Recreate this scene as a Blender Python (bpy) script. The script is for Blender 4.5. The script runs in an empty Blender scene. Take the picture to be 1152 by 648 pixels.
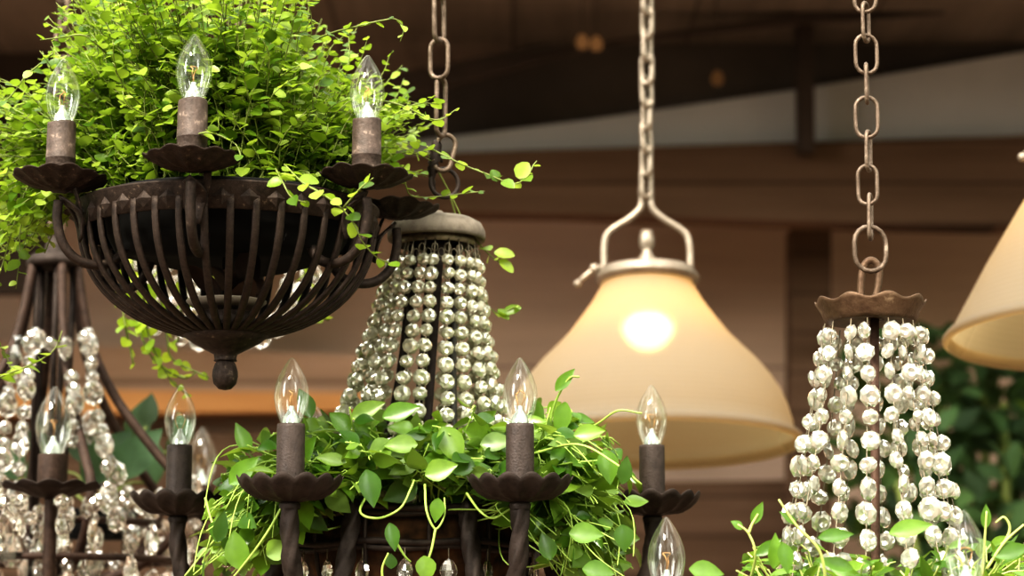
import bpy, math, random
from mathutils import Vector, Matrix
R0 = random.Random(7)
PI = math.pi
S = bpy.context.scene
COL = S.collection

# ------------------------------------------------------------------ camera
FPX = 2455.0
CAM = Vector((0.0, 0.0, 1.6))
PITCH = math.atan((725 - 324) / FPX)
FWD = Vector((0, math.cos(PITCH), math.sin(PITCH)))
UPV = Vector((0, -math.sin(PITCH), math.cos(PITCH)))
RGT = Vector((1, 0, 0))

def P(px, py, d):
    """point of the place seen at pixel px,py (1152x648) at axial depth d"""
    return CAM + d * (FWD + RGT * ((px - 576) / FPX) + UPV * ((324 - py) / FPX))

def proj(v):
    q = v - CAM
    d = q.dot(FWD)
    return 576 + FPX * q.dot(RGT) / d, 324 - FPX * q.dot(UPV) / d, d

cd = bpy.data.cameras.new('camera')
cam = bpy.data.objects.new('camera', cd)
COL.objects.link(cam)
cam.location = CAM
cam.rotation_euler = (PI / 2 + PITCH, 0, 0)
cd.sensor_width = 36
cd.lens = FPX / 1152 * 36
cd.dof.use_dof = True
cd.dof.focus_distance = 2.24
cd.dof.aperture_fstop = 5.0
cd.clip_end = 100
S.camera = cam

# ------------------------------------------------------------------ materials
def new_mat(name):
    m = bpy.data.materials.new(name)
    m.use_nodes = True
    nt = m.node_tree
    nt.nodes.clear()
    out = nt.nodes.new('ShaderNodeOutputMaterial')
    return m, nt, out

def nd(nt, typ, **kw):
    n = nt.nodes.new(typ)
    for k, v in kw.items():
        if k in n.inputs:
            n.inputs[k].default_value = v
        else:
            setattr(n, k, v)
    return n

def ramp(nt, fac, stops):
    r = nt.nodes.new('ShaderNodeValToRGB')
    el = r.color_ramp.elements
    while len(el) < len(stops):
        el.new(0.5)
    for e, (p, c) in zip(el, stops):
        e.position = p
        e.color = (*c, 1)
    nt.links.new(fac, r.inputs[0])
    return r.outputs[0]

def metal(name, dark, mid, dust, scale=60, rough=.6, metallic=.35, bump=.35, dust_at=.66):
    m, nt, out = new_mat(name)
    tc = nd(nt, 'ShaderNodeTexCoord')
    n1 = nd(nt, 'ShaderNodeTexNoise', Scale=scale, Detail=6.0, Roughness=.65)
    nt.links.new(tc.outputs['Object'], n1.inputs['Vector'])
    c = ramp(nt, n1.outputs['Fac'], [(.32, dark), (.55, mid), (dust_at, mid), (dust_at + .1, dust)])
    n2 = nd(nt, 'ShaderNodeTexNoise', Scale=scale * 5, Detail=3.0)
    nt.links.new(tc.outputs['Object'], n2.inputs['Vector'])
    b = nd(nt, 'ShaderNodeBump', Strength=bump, Distance=.002)
    nt.links.new(n2.outputs['Fac'], b.inputs['Height'])
    p = nd(nt, 'ShaderNodeBsdfPrincipled', Roughness=rough, Metallic=metallic)
    p.inputs['Specular IOR Level'].default_value = .3
    nt.links.new(c, p.inputs['Base Color'])
    nt.links.new(b.outputs[0], p.inputs['Normal'])
    nt.links.new(p.outputs[0], out.inputs[0])
    return m

def leaf_mat(name, cols, trans=.45, rough=.38, tcol=(.58, .75, .08)):
    m, nt, out = new_mat(name)
    g = nd(nt, 'ShaderNodeNewGeometry')
    c = ramp(nt, g.outputs['Random Per Island'], [(i / (len(cols) - 1), k) for i, k in enumerate(cols)])
    tc = nd(nt, 'ShaderNodeTexCoord')
    n1 = nd(nt, 'ShaderNodeTexNoise', Scale=90.0, Detail=2.0)
    nt.links.new(tc.outputs['Object'], n1.inputs['Vector'])
    hs = nd(nt, 'ShaderNodeMixRGB', blend_type='MULTIPLY')
    hs.inputs[0].default_value = .5
    nt.links.new(c, hs.inputs[1])
    nt.links.new(ramp(nt, n1.outputs['Fac'], [(.3, (.65, .7, .6)), (.7, (1.25, 1.2, 1.1))]), hs.inputs[2])
    p = nd(nt, 'ShaderNodeBsdfPrincipled', Roughness=rough)
    p.inputs['Specular IOR Level'].default_value = .55
    nt.links.new(hs.outputs[0], p.inputs['Base Color'])
    t = nd(nt, 'ShaderNodeBsdfTranslucent')
    mx2 = nd(nt, 'ShaderNodeMixRGB', blend_type='MIX')
    mx2.inputs[0].default_value = .45
    mx2.inputs[2].default_value = (*tcol, 1)
    nt.links.new(hs.outputs[0], mx2.inputs[1])
    nt.links.new(mx2.outputs[0], t.inputs[0])
    mx = nd(nt, 'ShaderNodeMixShader')
    mx.inputs[0].default_value = trans
    nt.links.new(p.outputs[0], mx.inputs[1])
    nt.links.new(t.outputs[0], mx.inputs[2])
    nt.links.new(mx.outputs[0], out.inputs[0])
    return m

def plain(name, col, rough=.6, metallic=0.0, noise=.25, scale=30):
    m, nt, out = new_mat(name)
    tc = nd(nt, 'ShaderNodeTexCoord')
    n1 = nd(nt, 'ShaderNodeTexNoise', Scale=float(scale), Detail=5.0)
    nt.links.new(tc.outputs['Object'], n1.inputs['Vector'])
    lo = tuple(x * (1 - noise) for x in col)
    hi = tuple(min(1, x * (1 + noise)) for x in col)
    p = nd(nt, 'ShaderNodeBsdfPrincipled', Roughness=rough, Metallic=metallic)
    nt.links.new(ramp(nt, n1.outputs['Fac'], [(.3, lo), (.7, hi)]), p.inputs['Base Color'])
    nt.links.new(p.outputs[0], out.inputs[0])
    return m

def glass_shell(name, tint, edge):
    m, nt, out = new_mat(name)
    lw = nd(nt, 'ShaderNodeLayerWeight', Blend=.32)
    tr = nd(nt, 'ShaderNodeBsdfTransparent')
    nt.links.new(ramp(nt, lw.outputs['Facing'], [(0.0, tint), (.80, tint), (1.0, edge)]), tr.inputs[0])
    gl = nd(nt, 'ShaderNodeBsdfGlossy', Roughness=.03)
    gl.inputs[0].default_value = (1, 1, .97, 1)
    fr = nd(nt, 'ShaderNodeFresnel', IOR=1.5)
    ml = nd(nt, 'ShaderNodeMath', operation='MINIMUM')
    ml.inputs[1].default_value = .30
    nt.links.new(fr.outputs[0], ml.inputs[0])
    hz = nd(nt, 'ShaderNodeBsdfTranslucent'); hz.inputs[0].default_value = (.95, .96, .92, 1)
    hd = nd(nt, 'ShaderNodeBsdfDiffuse'); hd.inputs[0].default_value = (.95, .96, .92, 1)
    hm = nd(nt, 'ShaderNodeMixShader'); hm.inputs[0].default_value = .5
    nt.links.new(hz.outputs[0], hm.inputs[1]); nt.links.new(hd.outputs[0], hm.inputs[2])
    hx = nd(nt, 'ShaderNodeMixShader')
    nt.links.new(ramp(nt, lw.outputs['Facing'], [(0.0, (.015, .015, .015)), (.7, (.03, .03, .03)), (1.0, (.20, .20, .20))]), hx.inputs[0])
    nt.links.new(tr.outputs[0], hx.inputs[1]); nt.links.new(hm.outputs[0], hx.inputs[2])
    mx = nd(nt, 'ShaderNodeMixShader')
    nt.links.new(ml.outputs[0], mx.inputs[0])
    nt.links.new(hx.outputs[0], mx.inputs[1])
    nt.links.new(gl.outputs[0], mx.inputs[2])
    nt.links.new(mx.outputs[0], out.inputs[0])
    return m

def crystal_mat(name, tint, milk, k, gloss=.3):
    m, nt, out = new_mat(name)
    g = nd(nt, 'ShaderNodeBsdfGlass', Roughness=.03, IOR=1.5)
    g.inputs[0].default_value = (*tint, 1)
    df = nd(nt, 'ShaderNodeBsdfDiffuse')
    df.inputs[0].default_value = (*milk, 1)
    tl = nd(nt, 'ShaderNodeBsdfTranslucent')
    tl.inputs[0].default_value = (*milk, 1)
    a = nd(nt, 'ShaderNodeMixShader')
    a.inputs[0].default_value = .5
    nt.links.new(df.outputs[0], a.inputs[1])
    nt.links.new(tl.outputs[0], a.inputs[2])
    b = nd(nt, 'ShaderNodeMixShader')
    b.inputs[0].default_value = k
    nt.links.new(g.outputs[0], b.inputs[1])
    nt.links.new(a.outputs[0], b.inputs[2])
    gl = nd(nt, 'ShaderNodeBsdfGlossy', Roughness=.04)
    gl.inputs[0].default_value = (*tint, 1)
    fr = nd(nt, 'ShaderNodeFresnel', IOR=1.6)
    ad = nd(nt, 'ShaderNodeMath', operation='ADD', use_clamp=True)
    ad.inputs[1].default_value = gloss
    nt.links.new(fr.outputs[0], ad.inputs[0])
    c = nd(nt, 'ShaderNodeMixShader')
    nt.links.new(ad.outputs[0], c.inputs[0])
    nt.links.new(b.outputs[0], c.inputs[1])
    nt.links.new(gl.outputs[0], c.inputs[2])
    nt.links.new(c.outputs[0], out.inputs[0])
    return m

def emission(name, col, s):
    m, nt, out = new_mat(name)
    e = nd(nt, 'ShaderNodeEmission', Strength=s)
    e.inputs[0].default_value = (*col, 1)
    nt.links.new(e.outputs[0], out.inputs[0])
    return m

def shade_mat(name, outer, inner_glow):
    """prismatic white glass shade: part diffuse, part translucent, part rough see-through"""
    m, nt, out = new_mat(name)
    tc = nd(nt, 'ShaderNodeTexCoord')
    w = nd(nt, 'ShaderNodeTexWave', Scale=38.0, Distortion=.4, bands_direction='Z')
    w.inputs['Detail'].default_value = 1
    nt.links.new(tc.outputs['Object'], w.inputs['Vector'])
    c = ramp(nt, w.outputs['Fac'], [(0, tuple(x * .88 for x in outer)), (1, outer)])
    df = nd(nt, 'ShaderNodeBsdfPrincipled', Roughness=.65)
    df.inputs['Specular IOR Level'].default_value = .12
    nt.links.new(c, df.inputs['Base Color'])
    tl = nd(nt, 'ShaderNodeBsdfTranslucent')
    tl.inputs[0].default_value = (*inner_glow, 1)
    rf = nd(nt, 'ShaderNodeBsdfRefraction', Roughness=.5, IOR=1.12)
    rf.inputs[0].default_value = (1, .86, .62, 1)
    a = nd(nt, 'ShaderNodeMixShader')
    a.inputs[0].default_value = .5
    nt.links.new(df.outputs[0], a.inputs[1])
    nt.links.new(tl.outputs[0], a.inputs[2])
    b = nd(nt, 'ShaderNodeMixShader')
    b.inputs[0].default_value = .13
    nt.links.new(a.outputs[0], b.inputs[1])
    nt.links.new(rf.outputs[0], b.inputs[2])
    nt.links.new(b.outputs[0], out.inputs[0])
    return m

def wood(name, a, b, plank=.14, axis='Z', rough=.8, gap=.12):
    m, nt, out = new_mat(name)
    tc = nd(nt, 'ShaderNodeTexCoord')
    mp = nd(nt, 'ShaderNodeMapping')
    mp.inputs['Scale'].default_value = (.6, 3, 6) if axis == 'Z' else (6, .6, 3)
    nt.links.new(tc.outputs['Object'], mp.inputs[0])
    n = nd(nt, 'ShaderNodeTexNoise', Scale=1.6, Detail=6.0, Roughness=.6)
    nt.links.new(mp.outputs[0], n.inputs['Vector'])
    c = ramp(nt, n.outputs['Fac'], [(.3, a), (.7, b)])
    sp = nd(nt, 'ShaderNodeSeparateXYZ')
    nt.links.new(tc.outputs['Object'], sp.inputs[0])
    md = nd(nt, 'ShaderNodeMath', operation='FRACT')
    dv = nd(nt, 'ShaderNodeMath', operation='DIVIDE')
    dv.inputs[1].default_value = plank
    nt.links.new(sp.outputs[axis], dv.inputs[0])
    nt.links.new(dv.outputs[0], md.inputs[0])
    g = ramp(nt, md.outputs[0], [(0, (.35, .33, .32)), (gap, (1, 1, 1))])
    mx = nd(nt, 'ShaderNodeMixRGB', blend_type='MULTIPLY')
    mx.inputs[0].default_value = 1
    nt.links.new(c, mx.inputs[1])
    nt.links.new(g, mx.inputs[2])
    p = nd(nt, 'ShaderNodeBsdfPrincipled', Roughness=rough)
    p.inputs['Specular IOR Level'].default_value = .2
    nt.links.new(mx.outputs[0], p.inputs['Base Color'])
    nt.links.new(p.outputs[0], out.inputs[0])
    return m

IRON = metal('rusty_iron', (.022, .015, .012), (.048, .033, .026), (.17, .125, .095), scale=150, dust_at=.61)
IRON2 = metal('brown_iron', (.024, .017, .014), (.046, .033, .028), (.085, .064, .054), scale=80, bump=.2, dust_at=.7)
SLEEVE_OLD = metal('candle_sleeve_weathered', (.040, .028, .023), (.095, .067, .055), (.25, .185, .15), scale=75, metallic=.1, rough=.55, dust_at=.58)
SLEEVE = metal('candle_sleeve_brown', (.035, .025, .021), (.060, .043, .037), (.10, .075, .065), scale=90, metallic=.1, rough=.5)
DUSTY = metal('dusty_cap_metal', (.13, .107, .085), (.21, .175, .142), (.30, .255, .21), scale=55, metallic=.1, rough=.75, bump=.2)
COPPER = metal('aged_bronze', (.075, .042, .026), (.14, .088, .056), (.30, .215, .145), scale=50, metallic=.45, rough=.5, dust_at=.62)
CHAINM = metal('weathered_chain', (.07, .047, .033), (.17, .125, .095), (.34, .27, .215), scale=90, metallic=.45, rough=.5, dust_at=.58)
RODM = metal('rust_brown_rod', (.07, .040, .028), (.13, .075, .055), (.2, .13, .1), scale=90, metallic=.2)
NICKEL = metal('tarnished_nickel', (.19, .15, .115), (.31, .255, .205), (.45, .385, .32), scale=30, metallic=.6, rough=.4, bump=.05)
WIREM = metal('bead_wire', (.12, .10, .07), (.26, .22, .16), (.4, .35, .26), scale=90, metallic=.6, rough=.4)
RODD = metal('dark_red_brown_iron', (.030, .017, .012), (.060, .036, .027), (.11, .07, .055), scale=90, metallic=.2)
LITBAR = metal('lit_frame_bar', (.10, .095, .09), (.17, .16, .15), (.28, .27, .25), scale=50, metallic=.3)  # paler grey paints in the light falling on one frame bar
BULBG = glass_shell('clear_bulb_glass', (.985, .99, .97), (.66, .70, .62))
STEMG = crystal_mat('bulb_stem_glass', (.95, 1, .97), (.8, .88, .85), .6)
FILA = plain('filament', (.55, .30, .12), .4, .5)
CRY = crystal_mat('cream_crystal', (1, .98, .90), (1.0, .95, .74), .72, .30)
CRY2 = crystal_mat('clear_crystal', (1, .985, .93), (1.0, .965, .86), .47, .32)
CRY3 = crystal_mat('far_crystal', (1, .98, .95), (.9, .86, .8), .05, .10)
SOIL = plain('dark_soil', (.02, .014, .01), .95)
COIR = plain('coconut_coir', (.055, .025, .010), 1.0, 0, .97, 55)
POT = plain('black_plastic_pot', (.005, .0045, .004), 1.0)
DISH = plain('dusty_dish', (.30, .25, .20), .6)
DEADL = plain('dry_brown_leaf', (.055, .028, .016), .8, 0, .5)
LEAF_A = leaf_mat('small_round_leaf', [(.042, .095, .010), (.105, .20, .018), (.18, .29, .024), (.30, .41, .05), (.40, .50, .13)])
LEAF_B = leaf_mat('oval_leaf', [(.028, .075, .011), (.058, .14, .018), (.10, .205, .024), (.18, .29, .04), (.16, .24, .08)], rough=.3, trans=.33)
LEAF_C = leaf_mat('narrow_leaf', [(.055, .14, .02), (.12, .24, .036), (.22, .36, .065)], rough=.34, trans=.4)
LEAF_D = leaf_mat('yellow_green_leaf', [(.22, .34, .03), (.38, .50, .04), (.50, .58, .06)])
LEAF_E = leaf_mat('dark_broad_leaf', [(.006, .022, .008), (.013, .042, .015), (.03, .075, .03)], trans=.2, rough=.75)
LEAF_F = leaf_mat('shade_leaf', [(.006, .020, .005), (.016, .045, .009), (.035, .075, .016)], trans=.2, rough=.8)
STEM_A = plain('vine_stem_brown_green', (.17, .20, .05), .6)
STEM_B = plain('vine_stem_lime', (.33, .46, .10), .5)
STEM_C = plain('vine_stem_pale', (.45, .50, .16), .5)

# ------------------------------------------------------------------ mesh builder
class MB:
    def __init__(s):
        s.v = []; s.f = []; s.m = []; s.sm = []
    def face(s, idx, mi=0, smooth=True):
        s.f.append(idx); s.m.append(mi); s.sm.append(smooth)
    def lathe(s, prof, seg=32, c=(0, 0, 0), mi=0, wave=None, smooth=True):
        c = Vector(c)
        rows = []
        for (r, z) in prof:
            if r < 1e-6:
                rows.append([len(s.v)]); s.v.append(c + Vector((0, 0, z)))
            else:
                row = []
                for i in range(seg):
                    a = 2 * PI * i / seg
                    rr, zz = (r, z) if wave is None else wave(r, z, a)
                    row.append(len(s.v)); s.v.append(c + Vector((rr * math.cos(a), rr * math.sin(a), zz)))
                rows.append(row)
        for A, B in zip(rows, rows[1:]):
            for i in range(seg):
                j = (i + 1) % seg
                if len(A) == 1 and len(B) == 1: continue
                if len(A) == 1: s.face((A[0], B[j], B[i]), mi, smooth)
                elif len(B) == 1: s.face((A[i], A[j], B[0]), mi, smooth)
                else: s.face((A[i], A[j], B[j], B[i]), mi, smooth)
    def tube(s, pts, rad, seg=8, mi=0, closed=False, lobes=0, twist=0, amp=.18, cap=True, up=None):
        pts = [Vector(p) for p in pts]
        n = len(pts)
        rads = rad if isinstance(rad, (list, tuple)) else [rad] * n
        tang = []
        for i in range(n):
            if closed: t = pts[(i + 1) % n] - pts[i - 1]
            else: t = pts[min(i + 1, n - 1)] - pts[max(i - 1, 0)]
            tang.append(t.normalized() if t.length > 1e-9 else Vector((0, 0, 1)))
        t0 = tang[0]
        ref = up if up is not None else (Vector((0, 0, 1)) if abs(t0.z) < .9 else Vector((1, 0, 0)))
        nrm = (ref - t0 * ref.dot(t0)).normalized()
        rows = []; L = 0
        for i in range(n):
            t = tang[i]
            nrm = (nrm - t * nrm.dot(t)).normalized()
            b = t.cross(nrm)
            if i: L += (pts[i] - pts[i - 1]).length
            row = []
            for k in range(seg):
                a = 2 * PI * k / seg
                r = rads[i]
                if lobes: r *= 1 + amp * math.cos(lobes * (a - twist * L))
                row.append(len(s.v)); s.v.append(pts[i] + nrm * (r * math.cos(a)) + b * (r * math.sin(a)))
            rows.append(row)
        rng = range(n) if closed else range(n - 1)
        for i in rng:
            A = rows[i]; B = rows[(i + 1) % n]
            for k in range(seg):
                j = (k + 1) % seg
                s.face((A[k], A[j], B[j], B[k]), mi)
        if cap and not closed:
            s.face(tuple(reversed(rows[0])), mi); s.face(tuple(rows[-1]), mi)
    def strap(s, pts, w, t, mi=0, side=Vector((0, 1, 0))):
        """flat bar along pts, w across (along side), t thick"""
        pts = [Vector(p) for p in pts]; rows = []
        n = len(pts)
        for i, p in enumerate(pts):
            tg = (pts[min(i + 1, n - 1)] - pts[max(i - 1, 0)]).normalized()
            sd = (side - tg * side.dot(tg)).normalized()
            nn = tg.cross(sd)
            base = len(s.v)
            for a, b in ((-1, -1), (-.8, -1), (.8, -1), (1, -1), (1, 1), (.8, 1), (-.8, 1), (-1, 1)):
                k = 1 if abs(a) < 1 else .55
                s.v.append(p + sd * (a * w / 2) + nn * (b * k * t / 2))
            rows.append([base + k for k in range(8)])
        for A, B in zip(rows, rows[1:]):
            for k in range(8):
                j = (k + 1) % 8
                s.face((A[k], A[j], B[j], B[k]), mi)
        s.face(tuple(reversed(rows[0])), mi, False); s.face(tuple(rows[-1]), mi, False)
    def box(s, lo, hi, mi=0, M=None):
        b = len(s.v)
        for x in (lo[0], hi[0]):
            for y in (lo[1], hi[1]):
                for z in (lo[2], hi[2]):
                    q = Vector((x, y, z))
                    s.v.append(M @ q if M else q)
        for q in ((0, 1, 3, 2), (4, 6, 7, 5), (0, 4, 5, 1), (2, 3, 7, 6), (0, 2, 6, 4), (1, 5, 7, 3)):
            s.face(tuple(b + k for k in q), mi, False)
    def leaf(s, base, d, n, L, W, mi=0, shape=0, cup=.18, droop=.25):
        """a leaf: base point, direction d, upper side n"""
        d = d.normalized()
        n = (n - d * n.dot(d))
        n = n.normalized() if n.length > 1e-6 else d.orthogonal().normalized()
        sd = d.cross(n)
        st = ((0, .12), (.18, .62), (.42, 1), (.72, .82), (.9, .42), (1, .03)) if shape == 0 else \
             ((0, .06), (.08, .42), (.20, .78), (.36, 1), (.54, .95), (.72, .68), (.87, .34), (1, .02)) if shape == 1 else \
             ((0, .25), (.25, .9), (.55, 1), (.85, .65), (1, .15))
        rows = []
        for t, w in st:
            p = base + d * (L * t) - n * (droop * L * t * t)
            hw = W / 2 * w
            b = len(s.v)
            s.v.append(p + sd * hw + n * (cup * hw)); s.v.append(p - n * (.02 * L)); s.v.append(p - sd * hw + n * (cup * hw))
            rows.append(b)
        for A, B in zip(rows, rows[1:]):
            s.face((A, A + 1, B + 1, B), mi); s.face((A + 1, A + 2, B + 2, B + 1), mi)
    def mesh(s, name, mats):
        me = bpy.data.meshes.new(name)
        me.from_pydata([tuple(v) for v in s.v], [], s.f)
        for m in (mats if isinstance(mats, (list, tuple)) else [mats]):
            me.materials.append(m)
        me.polygons.foreach_set('material_index', s.m)
        me.polygons.foreach_set('use_smooth', s.sm)
        me.update()
        return me

def obj(name, me, parent=None, loc=(0, 0, 0), rot=(0, 0, 0), mats=None, label=None):
    if isinstance(me, MB): me = me.mesh(name, mats)
    o = bpy.data.objects.new(name, me)
    COL.objects.link(o)
    if parent: o.parent = parent
    o.location = loc; o.rotation_euler = rot
    if label: o['label'] = label
    return o

def thing(name, label, cat, loc=(0, 0, 0), group=None):
    o = bpy.data.objects.new(name, None)
    o.empty_display_size = .05
    COL.objects.link(o)
    o.location = loc
    o['label'] = label; o['category'] = cat
    if group: o['group'] = group
    return o

def bez(pts, n):
    """Catmull-Rom through pts"""
    pts = [Vector(p) for p in pts]
    q = [pts[0] * 2 - pts[1]] + pts + [pts[-1] * 2 - pts[-2]]
    out = []
    for i in range(1, len(q) - 2):
        for k in range(n):
            t = k / n
            a, b, c, d = q[i - 1], q[i], q[i + 1], q[i + 2]
            out.append(.5 * ((2 * b) + (c - a) * t + (2 * a - 5 * b + 4 * c - d) * t * t + (3 * b - a - 3 * c + d) * t ** 3))
    out.append(pts[-1])
    return out

# ------------------------------------------------------------------ shared meshes
def bulb_mesh(k=1.0):
    mb = MB()
    prof = [(.0105, 0), (.0125, .005), (.0158, .014), (.0180, .025), (.0182, .031), (.0170, .040), (.0140, .049), (.0098, .057), (.0060, .0630), (.0036, .0668), (.0018, .0686), (0, .0692)]
    mb.lathe([(r * k, z * k) for r, z in prof], 28, mi=0)
    mb.lathe([(r * k, z * k) for r, z in [(.0088, -.004), (.0092, .003), (.0078, .008), (.0050, .012), (.0030, .016), (.0030, .0185), (0, .0195)]], 14, mi=1)
    for sx in (-1, 1):
        mb.tube([(sx * .002 * k, 0, .018 * k), (sx * .005 * k, .001 * k, .026 * k), (sx * .0062 * k, 0, .031 * k)], .0004 * k, 5, mi=2)
    mb.tube(bez([(-.0062 * k, 0, .031 * k), (-.003 * k, .003 * k, .0345 * k), (.003 * k, -.003 * k, .0345 * k), (.0062 * k, 0, .031 * k)], 4), .0006 * k, 5, mi=2)
    return mb.mesh('candle_bulb', [BULBG, STEMG, FILA])
BULB = bulb_mesh()
BULB_BIG = bulb_mesh(1.27)

def sleeve_mesh(h, r, mat, name='candle_sleeve', ring=False, rr=None):
    mb = MB()
    prof = [(r * 1.0, 0), (r, h * .34)]
    if ring: prof += [(r * 1.03, h * .35), (r * 1.03, h * .37), (r, h * .38)]
    prof += [(r * .99, h * .96), (r * .96, h), (r * .72, h), (r * .70, h - .006), (0, h - .006)]
    if rr:
        ph = rr.random() * 6
        mb.lathe(prof, 28, wave=lambda a, z, t: (a * (1 + .012 * math.sin(3 * t + ph) + .01 * math.sin(z * 300)), z + .0008 * math.sin(2 * t + ph) * (z > h * .8)))
    else:
        mb.lathe(prof, 28)
    return mb.mesh(name, mat)
SLEEVE_NEW_M = sleeve_mesh(.078, .0147, SLEEVE)
SLEEVE_OLD_M = sleeve_mesh(.060, .0152, SLEEVE_OLD, ring=True, rr=random.Random(3))

def pan_scalloped(R=.0545):
    n = 14
    def wv(r, z, a):
        q = max(0.0, (r - .018) / (R - .018))
        sc = abs(math.sin(a * n / 2))
        return r * (1 + .035 * q * q * (sc - .5)), z + .0066 * q ** 3 * (sc - .55) - .0026 * math.sin(PI * min(1, q)) * (1 - sc)
    mb = MB()
    prof = [(0, -.002), (.010, -.002), (.020, .0005), (.034, .0045), (.044, .0105), (.051, .0170), (R, .0225),
            (R - .0007, .0232), (.050, .0185), (.043, .0125), (.033, .007), (.02, .003), (0, .003)]
    mb.lathe(prof, 112, wave=wv)
    return mb.mesh('drip_pan', IRON2)
PAN_NEW = pan_scalloped()

def pan_ruffled(seed, R=.0485):
    rr = random.Random(seed)
    ph = [rr.random() * 6 for _ in range(4)]
    n = 13
    def wv(r, z, a):
        q = max(0.0, (r - .010) / (R - .010))
        sc = abs(math.sin(a * n / 2 + ph[0]))
        w = .0016 * math.sin(2 * a + ph[1]) + .0012 * math.sin(5 * a + ph[2])
        return r * (1 + .03 * q * q * (sc - .5)), z + q * q * (w + .0030 * (sc - .6)) - .0016 * math.sin(PI * min(1, q)) * (1 - sc)
    mb = MB()
    prof = [(0, -.010), (.009, -.010), (.012, -.008), (.021, -.0068), (.030, -.0038), (.038, .0002), (.044, .0035), (R - .001, .0050), (R, .0064), (R - .0012, .0068), (.043, .0048), (.028, .0012), (0, .001)]
    mb.lathe(prof, 104, wave=wv)
    return mb.mesh('drip_pan', IRON)

def bead_mesh(R, t, mat, squash=1.0, name='crystal_bead'):
    """octagonal cut bead in the XZ plane (thin along Y): dished table, kite facets and girdle facets on both faces"""
    mb = MB()
    n = 8
    def ring(r, y, off):
        row = []
        for i in range(n):
            a = 2 * PI * (i + off) / n
            row.append(len(mb.v)); mb.v.append(Vector((R * r * math.cos(a), y, R * r * squash * math.sin(a))))
        return row
    G = ring(1.0, 0, 0)
    for sg in (1, -1):
        A = ring(.78, sg * t * .78, .5); B = ring(.46, sg * t, 0)
        c = len(mb.v); mb.v.append(Vector((0, sg * t * .62, 0)))
        for i in range(n):
            j = (i + 1) % n
            for tri in ((G[i], G[j], A[i]), (A[i], G[j], A[j]), (A[i], A[j], B[j]), (A[i - 1], A[i], B[i]) if False else None, (B[i], A[i], B[j]), (B[i], B[j], c)):
                if tri: mb.face(tri if sg < 0 else tuple(reversed(tri)), 0, False)
    return mb.mesh(name, mat)

def drop_mesh(L, W, mat, name='crystal_drop'):
    """flat faceted pear drop hanging from z=0 down to -L"""
    mb = MB()
    n = 10
    prof = [(.10, 0), (.48, -.10), (.80, -.27), (1.0, -.52), (.86, -.78), (.42, -.97)]
    rows = []
    for r, z in prof:
        row = []
        for i in range(n):
            a = 2 * PI * i / n
            row.append(len(mb.v)); mb.v.append(Vector((W / 2 * r * math.cos(a), W / 2 * r * .45 * math.sin(a), L * z)))
        rows.append(row)
    for A, B in zip(rows, rows[1:]):
        for i in range(n):
            j = (i + 1) % n
            mb.face((A[i], B[i], B[j], A[j]), 0, False)
    mb.face(tuple(reversed(rows[-1])), 0, False); mb.face(tuple(rows[0]), 0, False)
    return mb.mesh(name, mat)

def append_mesh(mb, me, M, mi=0):
    b = len(mb.v)
    for v in me.vertices: mb.v.append(M @ v.co)
    for p in me.polygons: mb.face(tuple(b + k for k in p.vertices), mi, p.use_smooth)

def link_mesh(L, W, r, mat, name='chain_link'):
    pts = []
    h = L / 2 - W / 2
    for i in range(9):
        a = PI * i / 8
        pts.append((W / 2 * math.cos(a), 0, h + W / 2 * math.sin(a)))
    for i in range(9):
        a = PI + PI * i / 8
        pts.append((W / 2 * math.cos(a), 0, -h + W / 2 * math.sin(a)))
    mb = MB()
    mb.tube(pts, r, 8, closed=True)
    return mb.mesh(name, mat)

def make_chain(name, label, top, bottom, L, W, r, mat, yaw=0.8, rr=None, group=None):
    """chain of links from world point bottom up to top"""
    top = Vector(top); bottom = Vector(bottom)
    t = thing(name, label, 'chain', bottom, group or 'iron hanging chains')
    me = link_mesh(L, W, r, mat)
    pitch = L - 2 * r * 1.15
    n = int((top - bottom).length / pitch) + 1
    dirn = (top - bottom).normalized()
    tilt = dirn.to_track_quat('Z', 'Y')
    for k in range(n):
        z = L / 2 + pitch * k
        o = obj('chain_link', me, t, dirn * z)
        j = (rr.uniform(-.22, .22) if rr else 0)
        lean = (rr.uniform(-.05, .05) if rr else 0)
        o.rotation_euler = (lean, lean, yaw + (PI / 2) * (k % 2) + j)
    return t

# ------------------------------------------------------------------ foliage
def stem_curve(a, b, arch, n=9, rr=R0, wob=.012):
    a = Vector(a); b = Vector(b)
    mid = a.lerp(b, .45) + Vector((0, 0, arch))
    pts = []
    w = Vector((rr.uniform(-1, 1), rr.uniform(-1, 1), rr.uniform(-1, 1))) * wob
    for i in range(n + 1):
        t = i / n
        p = a * (1 - t) ** 2 + mid * (2 * t * (1 - t)) + b * t * t
        p += w * math.sin(t * PI * 2)
        pts.append(p)
    return pts

def rand_dir(rr):
    while True:
        v = Vector((rr.uniform(-1, 1), rr.uniform(-1, 1), rr.uniform(-1, 1)))
        if .1 < v.length < 1: return v.normalized()

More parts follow.
